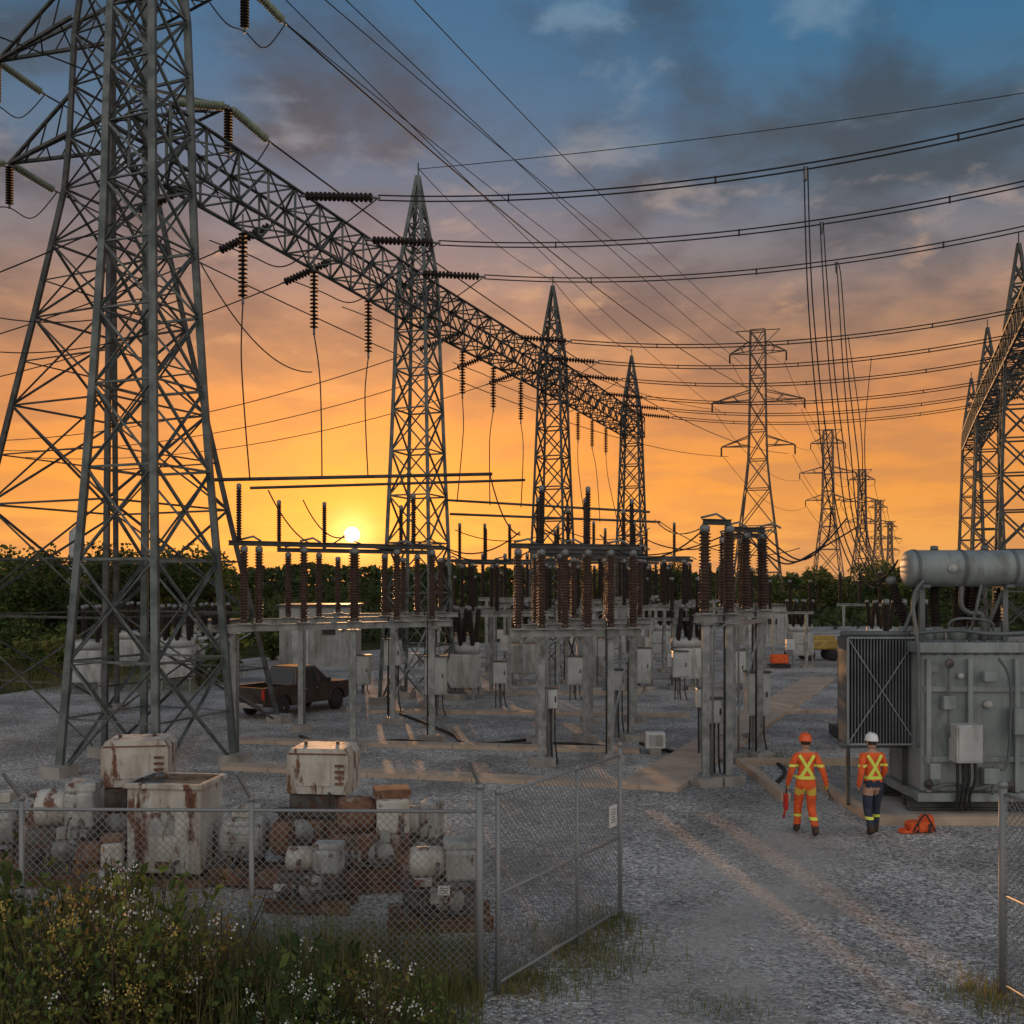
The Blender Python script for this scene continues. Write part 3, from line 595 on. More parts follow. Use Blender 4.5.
for x,z,r_ in((9.15,2.2,.08),(8.62,2.75,.055)): mb=MB(); mb.lathe((x,19.3,z),[(r_,0),(r_,.12),(.02,.13)],14,Matrix.Rotation(math.pi/2,3,'X')); mb.build('gauge','cabinet',t)
for x,z in((7.95,.7),(9.5,.65),(8.35,3.0)): mb=MB(); mb.lathe((x,19.1,z),[(.09,0),(.09,.03)],10,Matrix.Rotation(math.pi/2,3,'X')); mb.tube([(x,19.2,z),(x,19.05,z)],.025); mb.build('valve','scrap',t)
mb=MB(); mb.box((8.1,19.2,2.9),(.2,.02,.14)); mb.build('nameplate','cap',t)
x0,x1,y=6.62,7.98,19.75
mb=MB() 
for k in range(22):
    x=x0+.03+(x1-x0-.06)*k/21; mb.box((x,y+.28,2.42),(.022,.6,2.1))
mb.box(((x0+x1)/2,y+.28,2.42),(x1-x0-.06,.05,2.08))
ra=mb.build('radiator_fins','tgrey2',t)
for z in(3.52,1.3): mb=MB(); mb.tube([(x0-.03,y+.28,z),(8.0,y+.28,z)],.06,10); mb.build('header_pipe','tgrey2',ra)
mb=MB(); mb.bar((x0,y-.03,1.36),(x1,y-.03,3.45),.018); mb.bar((x1,y-.045,1.36),(x0,y-.045,3.45),.018)
for z in(3.46,1.36): mb.bar((x0,y-.03,z),(x1,y-.03,z),.035)
for xx in(x0,x1): mb.bar((xx,y-.03,1.36),(xx,y-.03,3.46),.035)
mb.build('bracing_frame','tgrey',ra)
mb=MB()
for k in range(14): mb.box((7.0+.08*k,21.2,2.4),(.022,.55,2.0))
mb.box((7.55,21.2,2.4),(1.1,.05,1.98)); mb.build('radiator_fins','tgrey2',t)
for x in(6.72,7.85): mb=MB(); mb.bar((x,20.0,.1),(x,20.0,1.25),.07); mb.build('radiator_leg','steel2',t)
mb=MB(); mb.box((9.6,20.7,.05),(5.4,3.6,.12)); tag(mb.build('pavement_pad','conc'),kind=STR)
for p,q in(((6.85,18.8),(13,18.8)),((6.85,18.9),(6.85,22.6)),((5.7,20.8),(5.7,25)),((5.8,25),(9,25))): mb=MB(); mb.bar(V((*p,.07)),V((*q,.07)),.2,.2); tag(mb.build('kerb','trench'),kind=STR)
t2=empty('power_transformer',(11.8,29,0),label='second grey transformer partly hidden behind the large one at the right',cat='transformer')
mb=MB(); mb.bbox((12.2,29,1.7),(3.4,2,2.6),.05); mb.build('main_tank','tgrey',t2)
mb=MB()
for k in range(14): mb.box((9.4+.09*k,28.4,1.9),(.025,.6,1.9))
mb.box((10.,28.4,1.9),(1.2,.05,1.88)); mb.build('radiator_fins','tgrey2',t2)
mb=MB(); mb.box((11.5,29,.2),(4,2,.3)); mb.build('skid','steel2',t2)
for x in(10.7,11.2,11.8): inst(HB,'bushing',t2,(x,28.6,3.0))
# ---------------------------------------------------------------- fences
def chain(mb,P,d,L,z0,z1,sp=.085,r=.0028):
    h=z1-z0; d=V(d).normalized(); P=V(P)
    def pt(u,w): p=P+d*u; return V((p.x,p.y,z0+w))
    k=-int(h/sp)-1
    while k*sp<L:
        a=k*sp
        for sg in(1,-1):
            u0,w0,u1,w1=a,0,a+h,h
            if u0<0: w0=-u0; u0=0
            if u1>L: w1=L-a; u1=L
            if w1>w0:
                if sg>0: mb.bar(pt(u0,w0),pt(u1,w1),2*r)
                else: mb.bar(pt(u0,h-w0),pt(u1,h-w1),2*r)
        k+=1
def fence(name,label,P,Q,posts,h,arms,cat='fence',bottom=False):
    P,Q=V(P),V(Q); d=(Q-P); L=d.length; d.normalize()
    r=empty(name,(P+Q)/2,label=label,cat=cat)
    for t,hh,rad in posts:
        p=P+d*L*t; mb=MB(); mb.tube([(p.x,p.y,-.05),(p.x,p.y,hh)],rad,10); mb.lathe((p.x,p.y,hh),[(rad*1.25,-.02),(rad*1.2,.02),(rad*.5,.05)],10)
        if arms: mb.bar((p.x,p.y,hh),(p.x-.10,p.y-.22,hh+.32),.03)
        mb.build('post','chain',r)
    for z in ([h,.12,h*.5] if bottom else [h]): mb=MB(); mb.tube([(P.x,P.y,z),(Q.x,Q.y,z)],.02,8); mb.build('rail','chain',r)
    mb=MB(); chain(mb,P,d,L,.1,h); mb.build('wire_mesh','chain',r)
    return r
PX=V((-.22,10.9,0))
fence('chain_link_fence','grey chain link fence along the weeds in front of the scrap machines',(-9,11.1,0),PX,[(.0,2.15,.03),(.41,2.15,.03),(.70,2.15,.03),(.985,2.3,.045)],2.03,True)
GP=V((1.46,13.5,0)); gd=(GP-PX).normalized()
fence('chain_link_gate','open chain link gate leaf with a small white notice on it',PX+gd*.12,GP,[(.0,2.22,.03),(.6,2.2,.022),(1.,2.34,.03)],2.2,False,'gate',True)
c=GP-gd*.32+V((.045,-.03,1.45)); rz=math.atan2(gd.y,gd.x)
sg=empty('notice_sign',c,label='small white printed notice on the open gate leaf',cat='sign')
mb=MB(); mb.box(c,(.2,.012,.28),rz); mb.build('plate','white',sg)
mb=MB()
for k in range(6): mb.box(c+V((.008,-.006,.09-.033*k)),(.13 if k%3 else .09,.004,.008),rz)
mb.build('print','print',sg)
fence('chain_link_gate','second gate leaf at the right edge of the photo',(5.40,11.0,0),(5.55,10.0,0),[(.0,2.3,.045),(1.,2.3,.03)],2.2,False,'gate',True)
# ---------------------------------------------------------------- scrap machines
def scrap(px,py,w,d,h,kind,label,rz=0,z0=0):
    g=G(px,py); r=empty('scrap_machine',(g.x,g.y,z0),rz,label=label,cat='machine',group='rusty scrap machines behind the fence')
    B=lambda mb,n,m: mb.build(n,m,r,False)
    X=Matrix.Rotation(math.pi/2,3,'X'); YX=Matrix.Rotation(math.pi/2,3,'Y')
    def pipes(k,m):
        for _ in range(k):
            a=V((U(-.45,.35)*w,-d*U(.45,.52),h*U(.3,.8))); mb=MB(); mb.tube(spline([a,a+V((0,-.1,0)),a+V((U(-.05,.05),-.12,-h*.2)),a+V((U(.05,.3),-.1,-h*.25)),a+V((U(.1,.35),.1,-h*.27))]),U(.015,.03),6); B(mb,'pipe',m)
    def brackets(k,m):
        for _ in range(k): mb=MB(); mb.bbox((U(-.42,.42)*w,-d*U(.40,.46),h*U(.15,.6)),(U(.12,.3),U(.08,.16),U(.06,.2)),.012); B(mb,'bracket',random.choice(m))
    if kind=='tank':
        mb=MB(); mb.bbox((0,0,h*.5+.08),(w,d,h*.84),.04); B(mb,'housing','rustwhite')
        mb=MB(); mb.bbox((0,0,h*.945),(w*1.08,d*1.1,h*.05),.015); B(mb,'lid','rustwhite')
        for x in(-.35,.35): mb=MB(); mb.box((x*w,-d/2-.02,h*.5),(.04,.05,h*.7)); B(mb,'rib','rustwhite')
        mb=MB(); mb.box((0,-d/2-.008,h*.6),(w*.3,.02,h*.2)); B(mb,'access_panel','greywhite')
        mb=MB(); mb.tube([(w*.2,-d/2,h*.25),(w*.2,-d/2-.15,h*.25),(w*.2,-d/2-.15,h*.08)],.035,8); B(mb,'valve','scrap')
        mb=MB(); mb.lathe((-.2*w,0,h*.97),[(.1,0),(.1,.06),(.04,.09)],12); B(mb,'filler_cap','scrap')
        mb=MB(); mb.box((0,0,.06),(w*1.1,d*.9,.12)); B(mb,'skid','rust'); brackets(2,['rust','scrap'])
    elif kind=='hood':
        mb=MB(); pr=[(-w/2,h*.62),(w/2,h*.62),(w/2,h*.94),(w*.43,h),(-w*.43,h*1.0),(-w/2,h*.94)]; mb.poly(pr,-d/2,d/2,lambda a,b,y:V((a,y,b))); B(mb,'hood','rustwhite')
        mb=MB(); mb.box((-.06*w,-d/2-.008,h*.79),(w*.55,.02,h*.2)); B(mb,'access_panel','rustwhite')
        for k in range(4): mb=MB(); mb.box((w*.36,-d/2-.01,h*(.71+.05*k)),(w*.14,.02,h*.02)); B(mb,'louvre','rust')
        mb=MB(); mb.box((0,0,h*.955),(w*.94,d*1.02,.025)); B(mb,'rim','rust')
        mb=MB(); mb.bbox((0,0,h*.25),(w*1.2,d*1.1,h*.3),.04); B(mb,'engine_block','rust')
        mb=MB(); mb.bbox((-w*.1,0,h*.51),(w*.75,d*.9,h*.2),.03); B(mb,'gearbox','scrap')
        mb=MB(); mb.lathe((-w*.25,-d*.52,h*.3),[(.2,0),(.22,.03),(.22,.09),(.08,.1),(.08,.16)],18,X); B(mb,'flywheel','greywhite')
        mb=MB(); mb.lathe((w*.42,-d*.3,h*.38),[(.12,0),(.14,.05),(.14,.25),(.06,.3)],12); B(mb,'filter_canister','greywhite')
        for p in([(-w*.3,0,h),(-w*.3,0,h+.06)],[(w*.2,.1,h),(w*.2,.1,h+.05)]): mb=MB(); mb.tube(p,.03,8); B(mb,'exhaust_pipe','scrap')
        mb=MB(); mb.box((0,0,.05),(w*1.3,d*1.2,.1)); B(mb,'skid','scrap'); pipes(4,'scrap'); brackets(3,['rust','scrap','greywhite'])
    elif kind=='motor':
        rr=h*.3; zc_=h*.6
        mb=MB(); mb.lathe((0,0,zc_),[(rr*.5,-w*.36),(rr*.85,-w*.34),(rr*.9,-w*.3),(rr*.9,w*.1),(rr*.8,w*.14),(rr*.4,w*.16)],18,YX,False)
        for k in range(10): a_=math.pi*(k/9); mb.box((-w*.1,math.cos(a_)*rr*.93,zc_+math.sin(a_)*rr*.93),(w*.36,.02,.02))
        B(mb,'motor_body','greywhite')
        mb=MB(); mb.lathe((w*.16,0,zc_),[(.06,0),(.06,w*.12),(rr*.7,w*.13),(rr*.75,w*.16),(rr*.75,w*.3),(rr*.3,w*.33)],16,YX); B(mb,'pump_casing','rust')
        mb=MB(); mb.bbox((-w*.1,0,zc_+rr*1.05),(w*.28,d*.4,rr*.4),.02); B(mb,'terminal_box','rustwhite')
        mb=MB(); mb.lathe((w*.38,0,zc_+rr*.5),[(.07,0),(.07,.2),(.13,.2),(.13,.25)],12); B(mb,'outlet_flange','scrap')
        mb=MB(); mb.bbox((0,0,h*.13),(w,d*.7,h*.2),.02); B(mb,'bed_plate','rust')
        for x in(-.25,.05): mb=MB(); mb.box((x*w,0,h*.28),(.08,d*.5,h*.16)); B(mb,'foot','scrap')
        pipes(2,'scrap')
    else:
        m1='rust' if kind=='rust' else 'scrap'
        mb=MB(); mb.bbox((0,0,h*.33),(w*.85,d*.8,h*.45),.05); B(mb,'engine_block',m1)
        mb=MB(); mb.lathe((-w*.36,0,h*.72),[(h*.05,0),(h*.17,.03),(h*.18,.08),(h*.18,w*.36),(h*.14,w*.42),(h*.06,w*.44)],18,YX); B(mb,'generator_drum','rustwhite' if kind!='rust' else 'rust')
        mb=MB(); mb.bbox((w*.24,0,h*.72),(w*.36,d*.7,h*.34),.04); B(mb,'cylinder_head','greywhite' if kind!='rust' else 'rustwhite')
        mb=MB(); mb.bbox((w*.24,0,h*.93),(w*.4,d*.5,h*.09),.03); B(mb,'rocker_cover','rust' if kind=='rust' else 'greywhite')
        mb=MB(); mb.lathe((w*.1,-d*.42,h*.38),[(.02,0),(.17,.01),(.19,.03),(.19,.07),(.06,.09),(.06,.15)],20,X); B(mb,'flywheel','greywhite')
        mb=MB(); mb.lathe((-w*.25,-d*.42,h*.32),[(.02,0),(.1,.01),(.1,.06),(.03,.07),(.03,.12)],14,X); B(mb,'pulley','scrap')
        pipes(5,'scrap'); brackets(3,['greywhite','rustwhite','scrap'])
        for y in(-.4,.4): mb=MB(); mb.ibeam((-w*.6,d*y,.1),(w*.6,d*y,.1),.12,.16); B(mb,'skid_rail','rust')
    return r
SL=[(140,855,1.05,.8,1.96,'hood','tall rust streaked cream machine at the back left of the scrap row',.15),
(176,880,1.15,.85,1.6,'tank','white rust stained steel tank with a flat lid in the scrap row',-.12),
(66,880,1.15,.9,1.55,'clutter','dark pump machinery at the left end of the scrap row',.1),
(324,862,1.0,.75,1.9,'hood','cream rust edged hood machine in the middle of the scrap row',-.1),
(370,886,1.35,.9,1.5,'rust','orange brown rusty engine right of the cream hood machine',.2),
(440,924,1.15,.8,1.15,'clutter','low greasy engine with a small white label nearest the gate post',.1),
(254,884,1.2,.8,1.2,'motor','grey motor and pump between the white tank and the cream hood machine',-.15),
(98,905,.8,.6,1.0,'rust','small rusty gearbox in front of the cream machine at the left',.3),
(10,872,1.1,.8,1.3,'motor','grey motor at the far left edge behind the fence',.2),
(312,908,1.0,.6,.95,'clutter','low machine in front of the cream hood machine',-.1),
(420,880,.8,.6,1.25,'clutter','machine between the orange brown engine and the label engine',-.2)]
for a in SL: scrap(*a)
g=G(446,928); mb=MB(); mb.box((g.x,g.y-.42,.62),(.15,.01,.12)); mb.cur=1
for k in range(3): mb.box((g.x,g.y-.428,.65-.03*k),(.1,.004,.008))
mb.build('paper_label',['white','print'],label='small white label stuck on the low greasy engine by the gate post',cat='label')
# ---------------------------------------------------------------- pickup
def pickup(loc,rz):
    r=empty('pickup_truck',loc,rz,label='dark brown pickup truck parked on the gravel below the setting sun',cat='pickup truck')
    B=lambda mb,n,m,p=r: mb.build(n,m,p,False)
    def arc(cx): return [(cx+.47*math.cos(a),.42+.47*math.sin(a)) for a in [math.pi*k/8 for k in range(9)]]
    low=[(-2.7,.5)]+[(x,z) for x,z in arc(-1.65)][::-1]+[(x,z) for x,z in arc(1.7)][::-1]+[(2.65,.5),(2.72,.75),(2.66,1.02),(2.4,1.1),(1.15,1.18),(-.8,1.18),(-.8,1.2),(-2.7,1.2)]
    mb=MB(); f=lambda a,b,y:V((a,y,b))
    mb.poly(low,-.97,-.86,f); mb.poly(low,.86,.97,f); mb.box((1.75,0,.88),(1.75,1.72,.42)); mb.box((.2,0,.75),(1.9,1.72,.7)); mb.box((-1.75,0,.62),(1.85,1.72,.12)); mb.box((1.85,0,1.09),(1.45,1.6,.06)); B(mb,'body','truck')
    mb=MB(); mb.box((-2.66,0,.88),(.08,1.72,.62)); mb.cur=1; mb.box((-2.705,0,1.0),(.015,.22,.07)); mb.build('tailgate',['truck','black'],r,False)
    mb=MB(); base=[(-.85,-.88),(1.35,-.88),(1.35,.88),(-.85,.88)]; top=[(-.62,-.70),(.55,-.70),(.55,.70),(-.62,.70)]
    mb.add([V((x,y,1.14)) for x,y in base]+[V((x,y,1.80)) for x,y in top]+[V((x*.9,y*.85,1.84)) for x,y in top],[(0,1,5,4),(1,2,6,5),(2,3,7,6),(3,0,4,7),(4,5,9,8),(5,6,10,9),(6,7,11,10),(7,4,8,11),(8,9,10,11)]); cab=B(mb,'cab','truck')
    def quad(a,b,c,d,n,m='glass'):
        mb=MB(); mb.add([a,b,c,d],[(0,1,2,3)]); B(mb,n,m,cab)
    for s in(-1,1):
        def sp(x,t): 
            y=.88+(.70-.88)*t+.006; return V((x,s*y,1.14+.66*t))
        quad(sp(-.70,.12),sp(.12,.12),sp(.1,.88),sp(-.56,.88),'side_window'); quad(sp(.2,.12),sp(1.12,.12),sp(.58,.88),sp(.2,.88),'side_window')
    quad(V((-.845,-.74,1.24)),V((-.845,.74,1.24)),V((-.65,.62,1.74)),V((-.65,-.62,1.74)),'rear_window'); quad(V((1.29,-.78,1.2)),V((1.29,.78,1.2)),V((.63,.64,1.74)),V((.63,-.64,1.74)),'windscreen')
    for x in(-1.65,1.7):
        for s in(-1,1):
            mb=MB(); mtx=Matrix.Rotation(math.pi/2,3,'X'); mb.lathe((x,s*.84,.39),[(.2,-.13),(.36,-.12),(.39,-.08),(.39,.08),(.36,.12),(.2,.13)],24,mtx); w_=B(mb,'wheel','black'); mb=MB(); mb.lathe((x,s*.84,.39),[(.05,-.13),(.21,-.125),(.21,.125),(.05,.13)],16,mtx)
            B(mb,'rim','chrome',w_)
    for s in(-1,1):
        mb=MB(); mb.box((-2.71,s*.88,.95),(.04,.14,.38)); B(mb,'tail_light','red'); mb=MB(); mb.box((2.68,s*.75,.85),(.06,.3,.16)); B(mb,'headlight','white'); mb=MB(); mb.bbox((1.0,s*1.05,1.25),(.1,.2,.18),.02); B(mb,'wing_mirror','black')
        for x in(.35,-.35): mb=MB(); mb.box((x,s*.975,1.0),(.2,.02,.03)); B(mb,'door_handle','chrome')
    mb=MB(); mb.bbox((-2.78,0,.52),(.14,1.8,.18),.02); B(mb,'rear_bumper','chrome'); mb=MB(); mb.bbox((2.76,0,.55),(.14,1.85,.22),.02); B(mb,'front_bumper','chrome')
    r.scale=(.84,.84,.9); return r
g=G(292,713); pickup((g.x,g.y+.3,0),math.radians(60))
# ---------------------------------------------------------------- background buildings
def shed(x0,x1,Y,h,d,label,m='shed'):
    c=((x0+x1)/2,Y+d/2); w=x1-x0; r=empty('equipment_shed',(*c,0),label=label,cat='shed',group='sheds beyond the yard')
    mb=MB(); mb.box((*c,h/2),(w,d,h))
    for k in range(int(w/.3)): mb.box((x0+.15+.3*k,Y-.02,h/2),(.06,.04,h*.94))
    mb.build('wall',m,r); mb=MB(); mb.box((*c,h+.06),(w+.3,d+.3,.14)); mb.build('roof','steel2',r)
    mb=MB(); mb.box((x0+w*.3,Y-.06,1.05),(.9,.04,2.1)); mb.build('door','cabinet',r); mb=MB(); mb.box((x0+w*.7,Y-.06,h*.6),(.7,.05,.4)); mb.build('vent','black',r)
shed(-12.8,-8.9,55,3.3,4,'grey ribbed equipment shed behind the pickup truck')
shed(6.2,9.6,66,3.0,4,'grey shed far behind the central switch rack'); shed(17,21,76,2.9,4,'pale shed beyond the end of the concrete walkway')
shed(-17.,-14.4,50,2.6,3,'small pale shed left of the ribbed shed')
g=G(818,660); r=empty('yellow_skid',g,label='low yellow tank trailer parked at the far end of the walkway',cat='trailer')
mb=MB(); mb.bbox((g.x,g.y,.95),(2.3,1.2,.6),.1); mb.build('body','yel',r); mb=MB(); mb.bbox((g.x+.3,g.y,1.35),(1.2,.9,.25),.06); mb.build('hatch','yel',r)
for x in(-.7,.7):
    for y_ in(-.6,.6): mb=MB(); mb.lathe((g.x+x,g.y+y_,.34),[(.2,-.12),(.34,-.11),(.34,.11),(.2,.12)],18,Matrix.Rotation(math.pi/2,3,'X')); mb.build('wheel','black',r)
mb=MB(); mb.bar((g.x-1.1,g.y,.6),(g.x-2.0,g.y,.4),.1); mb.build('drawbar','black',r)
g=G(779,668); r=empty('orange_generator',g,label='small orange skid box left of the yellow trailer',cat='generator'); mb=MB(); mb.bbox((g.x,g.y,.5),(.9,.6,.5),.08); mb.build('housing','orange',r); mb=MB(); mb.box((g.x,g.y,.12),(1.1,.7,.16)); mb.build('skid','black',r); mb=MB(); mb.tube([(g.x+.3,g.y,.7),(g.x+.3,g.y,.95)],.04); mb.build('exhaust','black',r)
mb=MB(); g=W(77,150,560); mb.lathe((g.x,150,0),[(1.2,0),(1.1,12.5),(.2,13.4)],16); mb.build('silo','shed',label='pale round silo above the trees at the far left',cat='silo')
# ---------------------------------------------------------------- trees
def crown(n,rx,rz_,clumps,sz,mats):
    mb=MB(); cs=[]
    for k in range(clumps):
        a=U(0,6.3); q=U(0,1)**.6; cs.append((V((math.cos(a)*rx*q,math.sin(a)*rx*q,U(-.8,1)*rz_*math.sqrt(max(.05,1-q*q*.8)))),U(.25,.45)*rx))
    for k in range(n):
        c,rr=random.choice(cs); d=V((random.gauss(0,1),random.gauss(0,1),random.gauss(0,.8))); d=d.normalized()*rr*U(.3,1.15)**.5; mb.cur=random.choice((0,0,0,1)); mb.leaf(c+d,sz*U(.6,1.3),.65)
    return mb,cs
def tree_proto(i,h,rx,mats):
    r=empty('broadleaf_tree',(0,0,-50),label='x',cat='tree',group='trees beyond the yard'); mb,cs=crown(1800,rx,h*.36,18,.36,mats)
    mb.v=[(v[0],v[1],v[2]+h*.62) for v in mb.v]; mb.build('crown',mats,r,False)
    mb=MB(); mb.tube([(0,0,-.1),(.1,0,h*.3),(0,.1,h*.7)],[.22,.17,.07],7)
    for c,rr in cs[:8]: mb.tube([(0.05,0,h*U(.25,.5)),V((c.x*.5,c.y*.5,h*.5)),V((c.x,c.y,c.z+h*.62))],[.08,.05,.02],5)
    mb.build('trunk','bark',r,False); return r
protos=[tree_proto(0,8,2.8,['leaf1','leaf1']),tree_proto(1,6.5,2.6,['leaf1','leaf3']),tree_proto(2,9.5,3.2,['farleaf','leaf1']),tree_proto(3,5,2.4,['leaf1','leaf2'])]
used=set(); TR=[]
for k in range(44):
    if k<18: px=U(-30,235); Y=U(66,98); s=U(.66,.98)
    else:
        px=U(230,1040); Y=U(115,170); s=U(.7,1.15)
        if 200<px<540: s=U(.42,.58)
    TR.append((px,Y,s))
TR.sort()
KN=['mid green','olive tinted','dark','low light green']
for n,(px,Y,s) in enumerate(TR):
    i=random.randrange(4); l='%s tree, %d of %d from the left in the tree line'%(KN[i],n+1,len(TR)); loc=((px-512)/F*Y,Y,0)
    sc=(s*1.25,s*1.25,s)
    if i not in used: used.add(i); o=protos[i]; o.location=loc; o.scale=sc; o['label']=l; o.rotation_euler.z=U(0,6)
    else: dup(protos[i],loc,U(0,6),sc=sc,label=l)
mb=MB()
hs=[U(0,1) for _ in range(200)]
for k in range(24000):
    px=U(-80,1110); Y=U(190,260); j=(px+80)/1190*70; a=int(j); fr=j-a; hh=5.5+4.5*(hs[a]*(1-fr)+hs[a+1]*fr)+1.5*hs[(a*3+int(fr*3))%200]
    if px>700: hh*=.8
    if 210<px<540: hh=min(hh,7.6+hs[a])
    mb.cur=random.choice((0,0,1)); mb.leaf(((px-512)/F*Y,Y,U(0,1)**.6*hh),U(.8,1.9),.7)
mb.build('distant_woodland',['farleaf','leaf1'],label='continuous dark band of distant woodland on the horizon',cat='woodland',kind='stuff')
mb=MB()
for k in range(16000):
    px=U(-60,1080); Y=U(0,1)**1.3*110+78; hh=1.2+1.6*hs[int((px+80)/9)%200]
    if px>520 and Y<100: Y+=30
    mb.cur=random.choice((0,0,1)); mb.leaf(((px-512)/F*Y,Y,U(0,1)**.8*hh),U(.5,1.2),.6)
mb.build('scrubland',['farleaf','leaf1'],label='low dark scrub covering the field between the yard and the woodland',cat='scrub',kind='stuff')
def shrub_proto(h,mats,sz,n,name,fl=None,stems=9,nf=16,spread=.42,asp=.45,broad=False):
    r=empty(name,(0,0,-50),label='x',cat='plant',group='x'); mb=MB(); ms=MB(); fb=MB()
    for s in range(stems):
        a=U(0,6.3); q=U(.1,spread)*h; top=V((math.cos(a)*q,math.sin(a)*q,h*U(.6,1))); pts=spline([(U(-.08,.08),U(-.08,.08),0),V((top.x*.4,top.y*.4,top.z*.55)),top],5); ms.tube(pts,[.010*(1-.7*i/len(pts)) for i in range(len(pts))],4)
        for k in range(n//stems):
            t=U(.15,1)**.8; p=pts[min(len(pts)-1,int(t*(len(pts)-1)))]; mb.cur=random.choice((0,0,1)); g_=.08*(1.15-t*.6); (mb.bleaf if broad else mb.leaf)(p+V((random.gauss(0,g_),random.gauss(0,g_),random.gauss(0,.05)))*h,sz*U(.5,1.3),asp)
        if fl and random.random()<.7:
            for k in range(nf): fb.leaf(top+V((random.gauss(0,.03),random.gauss(0,.03),random.gauss(0,.03))),.02,1)
    mb.build('foliage',mats,r,False); ms.build('stem','bark',r,False)
    if fl: fb.build('flower',fl,r,False)
    return r
sh=[shrub_proto(2.6,['leaf1','leaf2'],.26,700,'shrub',None,14),shrub_proto(2.0,['leaf2','leaf3'],.24,600,'shrub',None,14)]
for k in range(34):
    px=-30+k*8.2 if k<32 else 240+k; Y=U(44,58) if k<32 else 60; j=k%2; s=U(.6,1.15)
    l='%s shrub, %d of 34 from the left at the back edge of the gravel'%(['dark green','olive green'][j],k+1); loc=((px-512)/F*Y,Y,0)
    if k<2: o=sh[j]; o.location=loc; o.scale=(s*1.4,s*1.4,s); tag(o,label=l,group='shrubs at the back of the yard')
    else: dup(sh[j],loc,U(0,6),sc=(s*1.4,s*1.4,s),label=l,group='shrubs at the back of the yard')
wd=[('leafy mid green',shrub_proto(1.5,['leaf2','leaf1'],.085,560,'wild_weed',None,12,broad=True,asp=.5)),('small white flowered',shrub_proto(1.2,['leaf2','leaf1'],.05,460,'wild_weed','flower',12,16)),('olive yellow topped',shrub_proto(1.4,['leaf3','leaf2'],.06,480,'wild_weed','goldfl',11,22)),('russet leaved',shrub_proto(1.0,['leaf4','leaf3'],.055,380,'wild_weed',None,11)),('broad leaved dark green',shrub_proto(1.1,['leaf1','leaf2'],.11,340,'wild_weed',None,10,broad=True,asp=.55)),('tall narrow leaved',shrub_proto(1.5,['leaf3','leaf2'],.13,420,'wild_weed',None,10,0,.25,.10))]
usedw=set(); WP=[]
for k in range(92):
    px=-30+490*U(0,1)**1.15; Y=U(8.3,10.7); top=878+max(0,(px-150))*.42+U(-28,90); 
    z=H-(top-HY)/F*Y
    WP.append((px,Y,max(.3,z)))
WP.sort()
for k,(px,Y,z) in enumerate(WP):
    j=random.choice((0,0,1,1,2,2,3,3,4,5,5)); nm,pr=wd[j]; h0=[1.5,1.2,1.4,1.0,1.1,1.5][j]; s=z/h0; l='%s weed plant in the dense thicket at the lower left'%nm; loc=((px-512)/F*Y,Y,0)
    q=min(1.1,max(s,.6)); sc=(q,q,s)
    if j not in usedw: usedw.add(j); pr.location=loc; pr.scale=sc; tag(pr,label=l,group='%s weeds in the foreground'%nm)
    else: dup(pr,loc,U(0,6),sc=sc,label=l,group='%s weeds in the foreground'%nm)
mb=MB()
def blade(x,y,h):
    a=U(0,6.3); w=.005; l=U(.1,.45)*h; d=V((math.cos(a),math.sin(a),0)); e=V((-d.y,d.x,0))*w; p=V((x,y,0)); m=p+V((0,0,h*.6))+d*l*.35; t=p+V((0,0,h))+d*l
    mb.cur=random.choice((0,0,1)); mb.add([p-e,p+e,m+e*.8,t,m-e*.8],[(0,1,2,4),(4,2,3)])
for k in range(16000):
    x=U(-7.5,-.3); y=U(8.5,12.3)
    if random.random()<.35: y=random.gauss(11,.25)
    blade(x,y,U(.15,.75)*(1 if x<-1.5 else .6))
for k in range(2600): 
    x=U(-5.,-.6); y=U(8.6,10.4); blade(x,y,U(.9,1.8)*(1 if x<-3 else .75 if x<-1.5 else .5))
for cx_,cy_,n,sx,sy,hh in((.9,12.2,1500,.6,.8,.18),(5.2,10.9,800,.35,.45,.15),(.1,11.2,700,.35,.3,.2),(-1.3,12.2,900,.7,.5,.35),(6.9,25.5,500,.5,1.,.2),(1.3,13.3,400,.3,.4,.2),(2.2,10.6,200,.4,.3,.1)):
    for k in range(n): blade(random.gauss(cx_,sx*.7),random.gauss(cy_,sy*.7),U(.05,1)*hh)
for k in range(6000):
    x=U(-32,-13); y=U(41,50); blade(x,y,U(.3,1.)*1.2)
mb.build('grass',['grass','leaf2'],label='loose grass blades along the fence line and the yard edges',cat='grass',kind='stuff')
mb=MB()
for k in range(9000):
    y=9.9+14*R()**1.6; x=U(-.55,.56)*y; s=U(.007,.018)
    if abs(x-(.42*(y-10.6)+1.9))<1 and R()<.6: continue
    if R()<.03: s*=1.6
    o=V((x,y,s*.3)); q=Euler((U(0,3),U(0,3),U(0,3))).to_matrix(); mb.cur=0 if R()<.6 else 1
    vs=[o+q@V(p)*s*U(.7,1.3) for p in((1,0,0),(0,1,0),(-1,0,0),(0,-1,0),(0,0,.8),(0,0,-.8))]
    mb.add(vs,[(0,1,4),(1,2,4),(2,3,4),(3,0,4),(1,0,5),(2,1,5),(3,2,5),(0,3,5)])
mb.build('loose_gravel',['stone','conc'],label='loose stone chips scattered over the gravel yard',cat='gravel',kind='stuff')
